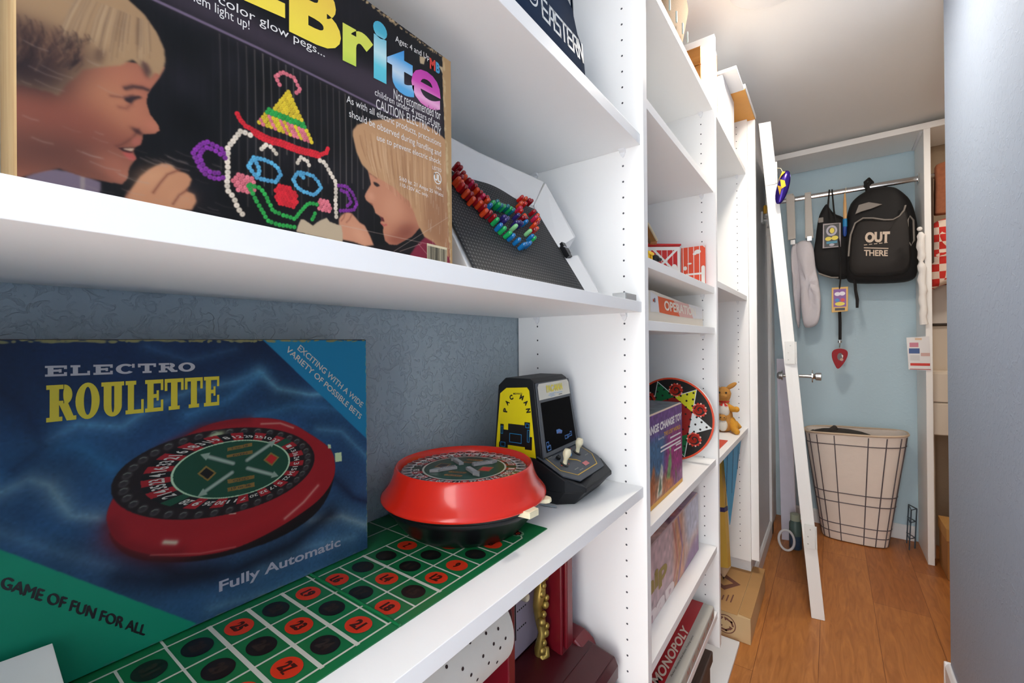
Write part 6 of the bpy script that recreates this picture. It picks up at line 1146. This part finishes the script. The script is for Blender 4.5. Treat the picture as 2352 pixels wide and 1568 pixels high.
bk.line(mb, [P_[2], P_[3]], 5, 0, 1); mb.build('slogan', mat('slogan_beige', (206, 188, 170), rough=.6), t)
mb = MB(); mb.tube([(a/1000, 3.112, b/1000) for a, b in [(342.5,652.4),(356.5,627),(358.4,520.1),(346.9,495),(333,523.8),(333.8,630.9)]], .0045, 8, 0, True); mb.build('side_zip', PIPE, t, smooth=60)
mb = MB(); mb.tube([(.168, 3.185, .862), (.165, 3.178, .892), (.180, 3.19, .908), (.196, 3.21, .890), (.192, 3.215, .855)], .009, 8); mb.tube([(.178, 3.17, .80), (.172, 3.172, .866), (.185, 3.19, .893)], [.014, .010, .008], 8); mb.build('carry_loop', BAGK, t, smooth=60)
mb = MB(); mb.tube([(.112, 3.16, .345), (.115, 3.155, .28), (.122, 3.15, .225), (.121, 3.15, .180)], [.008, .008, .009, .007], 6); mb.build('loose_strap', BAGK, t, smooth=50)
t = thing('drawstring_bag', 'black cloth bag with a grey lower edge, hanging between the badges and the backpack', 'bag', (.0, 3.2, .32))
mb = MB(); puff(mb, [(-16.2,811.7),(-9.4,797.7),(20.5,741.7),(60.3,717.8),(86.2,680.2),(90,359.2),(57.2,349.9),(-2.9,368.1),(-57.6,394.6),(-84.8,495.7),(-73.5,579.7),(-58.3,722.2),(-40.5,774.1)], 3.235, 3.150, 0, 2, .82, .003, 4); mb.build('pouch', BAGK, t, smooth=70)
mb = MB(); mb.tube([(a/1000, 3.158, b/1000) for a, b in [(-57.6,394.6),(-30.1,379.2),(3.9,363.2),(37.4,360.1)]], .005, 8); mb.build('lower_edge', PIPE, t, smooth=60)
mb = MB(); mb.tube([(-.012, 3.19, .74), (-.004, 3.195, .80), (.0, 3.20, .884), (.006, 3.215, .868)], .003, 8); mb.build('hook', CHROME, t, smooth=60); mb = MB(); mb.box(-.055, -.030, 3.150, 3.156, .690, .720); mb.build('tag', PIPE, t, bevel=.002)
def badge(name, label, P_, y, frame, parts, strap):
    t = thing(name, label, 'badge', ((P_[0][0]+P_[2][0])/2000, y, P_[2][1]/1000), 0, 'event badges hanging from the rod'); c = np.mean(np.array(P_), 0)
    mb = MB(); mb.prism([(a/1000, y, b/1000) for a, b in P_], (0, .004, 0)); mb.build('card_sleeve', frame, t, bevel=.002)
    f = Face((0, y-.0004, 0), (1, 0, 0), (0, 0, 1), (0, -1, 0)); mb = MB(); ms = []
    for k, (kind, q, m) in enumerate(parts):
        ms.append(m); w, h = abs(P_[1][0]-P_[0][0])/2, abs(P_[0][1]-P_[2][1])/2; g = lambda u, v: (c[0]+u*w, c[1]+v*h)
        if kind == 'r': f.poly(mb, [g(q[0], q[1]), g(q[2], q[1]), g(q[2], q[3]), g(q[0], q[3])], k, .3+.15*k)
        elif kind == 'e': f.ell(mb, g(q[0], q[1]), q[2]*w, q[3]*h, k, .3+.15*k, 20, 0, q[4])
        else: f.text(mb, kind, g(q[0], q[1]), g(q[2], q[1]), g(q[0], q[3]), k, .3+.15*k, .04)
    mb.build('card_print', ms, t); mb = MB(); mb.tube(strap, .0045, 6); mb.build('lanyard', BAGK, t, smooth=50); return t
BG = lambda n, c: mat('badge_'+n, c, rough=.35)
badge('event_badge', 'black and yellow event badge in a grey sleeve, hanging before the black cloth bag', [(-33,678.6),(51.2,671.1),(50.1,532.1),(-35.6,534.5)], 3.135, BG('grey', (160, 152, 156)), [('r', (-.84, -.88, .84, .88), BG('black', (20, 20, 24))), ('e', (0, .38, .62, .42, .62), BG('ring', (170, 166, 180))), ('e', (.05, .38, .26, .22, 0), BG('yellow', (226, 206, 60))), ('e', (-.38, -.24, .36, .16, 0), BG('yellow', (226, 206, 60))), ('e', (.34, -.22, .38, .17, 0), BG('yellow', (226, 206, 60))), ('r', (-.60, -.64, .60, -.46), BG('teal', (40, 130, 160))), ('e', (0, -.74, .3, .1, 0), BG('ring', (170, 166, 180)))], [(.006, 3.138, .655), (.002, 3.15, .72), (-.008, 3.17, .79), (.0, 3.195, .886)])
badge('event_badge', 'purple event badge in a yellow sleeve, hanging below the black cloth bag', [(5.4,301.5),(81.6,301.9),(79.1,162.3),(4.2,157.7)], 3.132, BG('amber', (214, 170, 84)), [('r', (-.76, -.60, .76, .86), BG('violet', (124, 70, 150))), ('e', (-.28, .46, .36, .16, 0), BG('pale', (226, 220, 232))), ('e', (.30, .48, .36, .17, 0), BG('pale', (226, 220, 232))), ('e', (-.32, -.05, .26, .15, 0), BG('blue', (40, 120, 190))), ('e', (.34, -.05, .26, .15, 0), BG('red', (206, 44, 60))), ('e', (0, -.36, .6, .16, 0), BG('yellow', (226, 186, 60))), ('r', (-.6, -.9, .6, -.7), BG('black', (20, 20, 24)))], [(.041, 3.136, .285), (.046, 3.13, .34), (.048, 3.13, .45), (.042, 3.135, .56), (.02, 3.16, .75), (.012, 3.195, .885)])
t = thing('guitar_pick_badge', 'red guitar-pick shaped badge on a black strap, hanging lowest on the blue wall', 'badge', (.037, 3.15, -.16)); mb = MB()
mb.prism([(a/1000, 3.150, b/1000) for a, b in smooth_outline([(4.3,-61),(40.6,-47.4),(78.2,-60.8),(75.8,-100.8),(50.5,-150.3),(28.8,-173.3),(14.6,-142.2),(1.8,-101.8)], 2)], (0, .004, 0)); mb.build('pick', mat('pick_red', (150, 28, 36), rough=.45, spec=.2), t, bevel=.001)
mb = MB(); f = Face((0, 3.1495, 0), (1, 0, 0), (0, 0, 1), (0, -1, 0)); c = np.mean(np.array([(40.1,-105.7),(40.1,-105.7)]), 0)
f.ell(mb, tuple(c+(2, 8)), 14, 22, 0, .3, 16); f.ell(mb, tuple(c+(8, -8)), 8, 8, 1, .4, 12); f.poly(mb, [tuple(c+(8, 22)), tuple(c+(16, 14)), tuple(c+(12, -2))], 2, .5); f.poly(mb, [tuple(c+(10, -18)), tuple(c+(18, -8)), tuple(c+(6, -26))], 3, .5); mb.build('pick_print', [mat('pick_dark', (60, 30, 30), rough=.3), mat('pick_tan', (176, 130, 100), rough=.3), TOYW, mat('pick_blue', (40, 80, 170), rough=.3)], t)
mb = MB(); mb.tube([(.041, 3.152, .192), (.043, 3.152, .10), (.042, 3.152, .0)], .0085, 6); mb.build('strap', BAGK, t, smooth=40); mb = MB(); mb.lathe([(.010, 0), (.010, .014)], (.041, 3.152, -.018), 12); mb.tube([(.041, 3.152, -.018), (.039, 3.152, -.045)], .003, 6); mb.build('clasp', CHROME, t, smooth=40)
mb = MB(); mb.tube([(.041, 3.152, .192), (.0415, 3.145, .215)], .004, 6); mb.build('strap_end', BAGK, t)
t = thing('paint_brush', 'wooden-handled brush with a blue tip, hanging beside the backpack', 'brush', (.07, 3.14, .57)); MB().lathe([(.0085, .690), (.0085, .72), (.0075, .78), (.004, .830), (.002, .836)], (.0705, 3.140, 0), 14).build('handle', grain_mat('brush_wood', (206, 160, 104), (226, 184, 128), 2, 6), t, smooth=40); MB().lathe([(.0105, .645), (.0105, .6895)], (.0700, 3.140, 0), 14).build('ferrule', mat('brush_sky', (30, 130, 190), rough=.4), t, smooth=40); MB().lathe([(.005, .590), (.0095, .602), (.0100, .6445)], (.0690, 3.140, 0), 14).build('tip', mat('brush_blue', (30, 70, 150), rough=.4), t, smooth=40)
mb = MB(); mb.tube([(.0705, 3.142, .832), (.074, 3.17, .852), (.078, 3.20, .885), (.080, 3.214, .862)], .0015, 6); mb.build('string', CREAM, t)
t = thing('pants_hanger', 'two pale grey clip straps of a trouser hanger, hooked over the chrome rod', 'hanger', (-.15, 3.18, .6)); HG = mat('hanger_grey', (196, 192, 186), rough=.6)
for P_ in ([(-215.7,888.2),(-171.9,879.2),(-167.6,614.1),(-207.7,610.8)], [(-121,878.1),(-88.9,874.3),(-78.9,608.1),(-120.8,611.3)]):
    mb = MB(); y = 3.150 if P_[0][0] < -130 else 3.158; mb.prism([(a/1000, y, b/1000) for a, b in P_], (0, .012, 0)); tp = np.mean(np.array(P_[:2]), 0)/1000; mb.box(tp[0]-.016, tp[0]+.016, y, 3.222, tp[1]-.002, tp[1]+.008); mb.build('strap', HG, t, bevel=.003)
for P_ in ([(-182,604),(-182.2,579.7)], [(-98.5,614),(-98.7,590.2)]): a, b = P_[0]; MB().box(a/1000-.012, a/1000+.012, 3.146, 3.1495, P_[1][1]/1000, b/1000+.004).build('clip', CHROME, t, bevel=.001)
t = thing('white_trousers', 'pair of crumpled white trousers hanging from the grey hanger straps', 'trousers', (-.12, 3.18, .06)); PW = mat('trouser_white', (214, 210, 216), rough=.85, var=.06, vscale=14, bump=.4, bscale=24, bdist=.01)
mb = MB(); puff(mb, [(-198.1,595.9),(-147,588.7),(-142.9,467),(-151.3,79.7),(-169.2,71.1),(-189.9,349.9)], 3.215, 3.165, 0, 2, .8, .010, 1); mb.build('trouser_leg', PW, t, smooth=70)
mb = MB(); puff(mb, [(-174.4,596.8),(-106.3,605.1),(-79.5,565.4),(-68.5,427.3),(-54.7,337.1),(-43.6,218.1),(-56.8,94.6),(-101,72.1),(-140.8,79.2),(-148.6,345.3),(-165,498.4)], 3.205, 3.150, 0, 2, .8, .011, 2); mb.build('trouser_leg', PW, t, smooth=70)
# --- knotted white cloth and flyer on the upright panel
t = thing('knotted_cloth', 'long strip of knotted white cloth hanging in front of the upright panel', 'cloth', (.378, 3.03, .07)); zz = np.linspace(.545, .075, 26)
mb = MB(); mb.tube([(.381-.008*(1-i/25)+.002*math.sin(i*1.3), 3.028+.002*math.cos(i), z) for i, z in enumerate(zz)], [.007 if i in (0, 8) else .0155+.0018*math.sin(i*2.1) for i in range(26)], 12); mb.build('strip', mat('cloth_white', (236, 234, 232), rough=.9, bump=.5, bscale=60), t, smooth=70); MB().ball((.370, 3.03, .562), .011, .009, .011).build('knot', mat('cloth_white', (236, 234, 232)), t, smooth=70)
t = thing('paper_flyer', 'small printed flyer in red, white and blue, fixed to the front of the upright panel', 'flyer', (.375, 3.04, -.17)); P_ = [(316.7,8.4),(402.6,13.8),(409.3,-160.7),(323.8,-156.5)]
mb = MB(); mb.prism([(a/1000, 3.0425, b/1000) for a, b in P_], (0, .002, 0)); mb.build('sheet', mat('flyer_white', (226, 226, 228), rough=.5), t); f = Face((0, 3.0422, 0), (1, 0, 0), (0, 0, 1), (0, -1, 0)); mb = MB(); x0, x1 = P_[3][0], P_[2][0]; z0, z1 = P_[3][1], P_[0][1]
for k, (u0, u1, v0, v1) in enumerate(((.02, .5, .50, .66), (.08, .95, .12, .20), (.55, .95, .42, .52), (.05, .45, .70, .84), (.05, .98, .0, .02), (.3, .6, .92, .98))): f.rect(mb, x0+(x1-x0)*u0, x0+(x1-x0)*u1, z0+(z1-z0)*v0, z0+(z1-z0)*v1, k, .3)
for k in range(4): f.rect(mb, x0+6, x0+(x1-x0)*.5, z0+48+k*7, z0+50+k*7, 6, .3)
mb.build('flyer_print', [mat('fly_blue', (70, 96, 150), rough=.5), mat('fly_red', (206, 60, 52), rough=.5), mat('fly_rose', (206, 170, 164), rough=.5), mat('fly_pink', (200, 130, 150), rough=.5), mat('fly_line', (170, 60, 52), rough=.5), mat('fly_tan', (220, 190, 160), rough=.5), mat('fly_grey', (170, 170, 176), rough=.5)], t)
# --- laundry hamper
t = thing('laundry_hamper', 'tall cream cloth hamper with thin dark wire grid, on the floor by the blue wall', 'hamper', (.10, 3.2, FZ)); HC = mat('hamper_cloth', (230, 218, 208), rough=.9, var=.05, vscale=9, bump=.35, bscale=22, bdist=.008); HW = mat('hamper_wire', (88, 80, 84), rough=.5)
def hring(f, k=1.0, n=56):
    cx = .098+.003*f; rx = (.150+.082*f)*k; ry = (.092+.040*f)*k; z = FZ+.006+(.615)*f; out = []
    for i in range(n):
        a = 2*math.pi*i/n; ca, sa = math.cos(a), math.sin(a); out.append(V(cx+rx*math.copysign(abs(ca)**.62, ca), 3.208+ry*math.copysign(abs(sa)**.62, sa), z+.012*f*ca))
    return out
mb = MB(); mb.loft([hring(0), hring(.02, 1.01), hring(.25, 1.0), hring(.5, .992), hring(.75, 1.0), hring(.97, 1.0), hring(1.0, 1.012), hring(1.004, .985), hring(.96, .965), hring(.6, .95), hring(.3, .93)]); mb.build('cloth_body', HC, t, smooth=60)
mb = MB(); mb.tube(hring(1.0, 1.012), .006, 8, 0, True); mb.build('rim', mat('hamper_rim', (206, 184, 160), rough=.9), t, smooth=60)
for f_ in (.90, .45, .36, .155, .075): mb = MB(); mb.tube(hring(f_, 1.012), .0026, 6, 0, True); mb.build('wire_ring', HW, t, smooth=60)
for i_ in (33, 36, 40, 43, 46, 50, 53, 0, 28, 14): mb = MB(); mb.tube([hring(f_, 1.012)[i_] for f_ in (0.0, .25, .5, .75, .98)], .0028, 6); mb.build('wire_upright', HW, t, smooth=60)
t = thing('dark_clothes', 'dark crumpled clothes lying in the top of the cream hamper', 'clothes', (.05, 3.2, -.56)); DK = mat('dark_cloth', (58, 52, 48), rough=.95, bump=.6, bscale=30, bdist=.01)
mb = MB(); mb.ball((.045, 3.205, -.575), .165, .085, .055, 24, 10); mb.tube([(-.03, 3.18, -.56), (-.005, 3.17, -.535), (.015, 3.18, -.515), (.02, 3.2, -.525)], [.02, .018, .016, .010], 10); mb.tube([(-.10, 3.2, -.57), (-.085, 3.19, -.545)], [.025, .012], 10); mb.tube([(.10, 3.19, -.555), (.14, 3.18, -.548), (.18, 3.19, -.56)], .014, 10); mb.build('garment', DK, t, smooth=70)
# --- wire stand right of the hamper
mb = MB(); 
for x, y in ((.335, 3.20), (.362, 3.24), (.335, 3.30)): mb.tube([(x, y, FZ+.0005), (x+.01, y, FZ+.22)], .003, 6)
mb.tube([(.345, 3.20, FZ+.22), (.372, 3.24, FZ+.22), (.345, 3.30, FZ+.22)], .003, 6, 0, True); mb.tube([(.340, 3.20, FZ+.15), (.367, 3.24, FZ+.15), (.340, 3.30, FZ+.15)], .003, 6, 0, True); mb.tube([(.336, 3.20, FZ+.06), (.363, 3.24, FZ+.06), (.336, 3.30, FZ+.06)], .003, 6, 0, True)
c = mb.build('wire_stand', mat('stand_teal', (62, 78, 92), rough=.4), smooth=60); tag(c, 'small dark wire stand on the floor between the hamper and the upright panel', 'stand')
# --- right of the upright panel
t = thing('plaid_shirt', 'red and white plaid shirt hanging right of the upright panel', 'shirt', (.50, 3.2, .2)); PLA = mat('plaid_red', (176, 40, 34), rough=.85); nt = PLA.node_tree; tc = nt.nodes['Texture Coordinate']; ck = nt.nodes.new('ShaderNodeTexChecker'); ck.inputs['Scale'].default_value = 26; ck.inputs['Color1'].default_value = L4((196, 44, 34)); ck.inputs['Color2'].default_value = L4((226, 206, 190)); nt.links.new(tc.outputs['Object'], ck.inputs['Vector']); nt.links.new(ck.outputs['Color'], nt.nodes['Principled BSDF'].inputs['Base Color'])
mb = MB(); puff(mb, [(424, 560), (440, 620), (500, 640), (590, 640), (600, 300), (480, 290), (428, 250), (422, 420)], 3.245, 3.165, 0, 2, .85, .006, 7); mb.build('shirt_body', PLA, t, smooth=70)
mb = MB(); mb.prism([(.448, 3.170, .655), (.500, 3.170, .655), (.500, 3.170, .930), (.452, 3.170, .915)], (0, .05, 0)); mb.build('sleeve', mat('plaid_rust', (150, 92, 64), rough=.9, var=.3, vscale=60), t, bevel=.008, seg=3)
mb = MB(); mb.tube([(.50, 3.20, .640), (.50, 3.20, .87), (.508, 3.205, .885), (.516, 3.212, .868)], .0025, 6); mb.build('hanger_hook', CHROME, t, smooth=50)
mb = MB(); mb.box(.428, .438, 3.14, 3.24, .40, .845); mb.tube([(.433, 3.20, .845), (.433, 3.205, .884), (.433, 3.214, .868)], .002, 6); c = mb.build('dark_jacket', mat('jacket_brown', (74, 58, 48), rough=.9, var=.15), bevel=.004); tag(c, 'edge of a dark brown garment hanging between the upright panel and the plaid shirt', 'garment')
mb = MB(); mb.box(.432, .475, 3.10, 3.18, 1.1045, 1.1350); c = mb.build('yellow_folder', mat('folder_yellow', (206, 166, 96), rough=.7))
bpy.data.objects.remove(c)
t = thing('framed_picture', 'white picture with a thin dark frame leaning beside the plaid shirt', 'picture', (.52, 3.30, .08)); MB().box(.436, .62, 3.305, 3.320, .075, .300).build('frame', mat('frame_dark', (70, 58, 50), rough=.5), t, bevel=.002); MB().box(.446, .61, 3.301, 3.3045, .085, .292).build('sheet', mat('picture_white', (206, 200, 194), rough=.6), t)
t = thing('drawer_unit', 'cream drawer unit standing right of the upright panel', 'drawers', (.70, 3.2, FZ)); DR = mat('drawer_cream', (216, 204, 188), rough=.5)
MB().box(.4175, 1.0, 3.135, 3.340, -.50, -.170).build('case', DR, t, bevel=.002); MB().box(.4185, .995, 3.115, 3.134, -.325, -.178).build('drawer_front', DR, t, bevel=.003); MB().box(.4185, .995, 3.115, 3.134, -.495, -.332).build('drawer_front', DR, t, bevel=.003)
for x in (.42, .985): MB().box(x, x+.014, 3.15, 3.33, FZ+.0005, -.5005).build('leg', DR, t)
MB().box(.4175, 1.0, 3.32, 3.335, -.1695, .07).build('back_rail', DR, t)
t = thing('shipping_carton', 'plain brown carton with a lid, on the floor right of the upright panel', 'box', (.6, 3.1, FZ)); MB().box(.440, .80, 2.90, 3.10, FZ+.0005, -.965).build('carton', mat('carton_brown', (166, 118, 66), rough=.85, var=.05), t, bevel=.003); MB().box(.436, .804, 2.896, 3.104, -.9645, -.905).build('lid', mat('carton_tan', (182, 136, 76), rough=.85, var=.05), t, bevel=.003)

# ---------------------------------------------------------------- lift everything so that the floor is at height 0
for o in list(bpy.data.objects):
    if o.parent is None: o.location.z += H
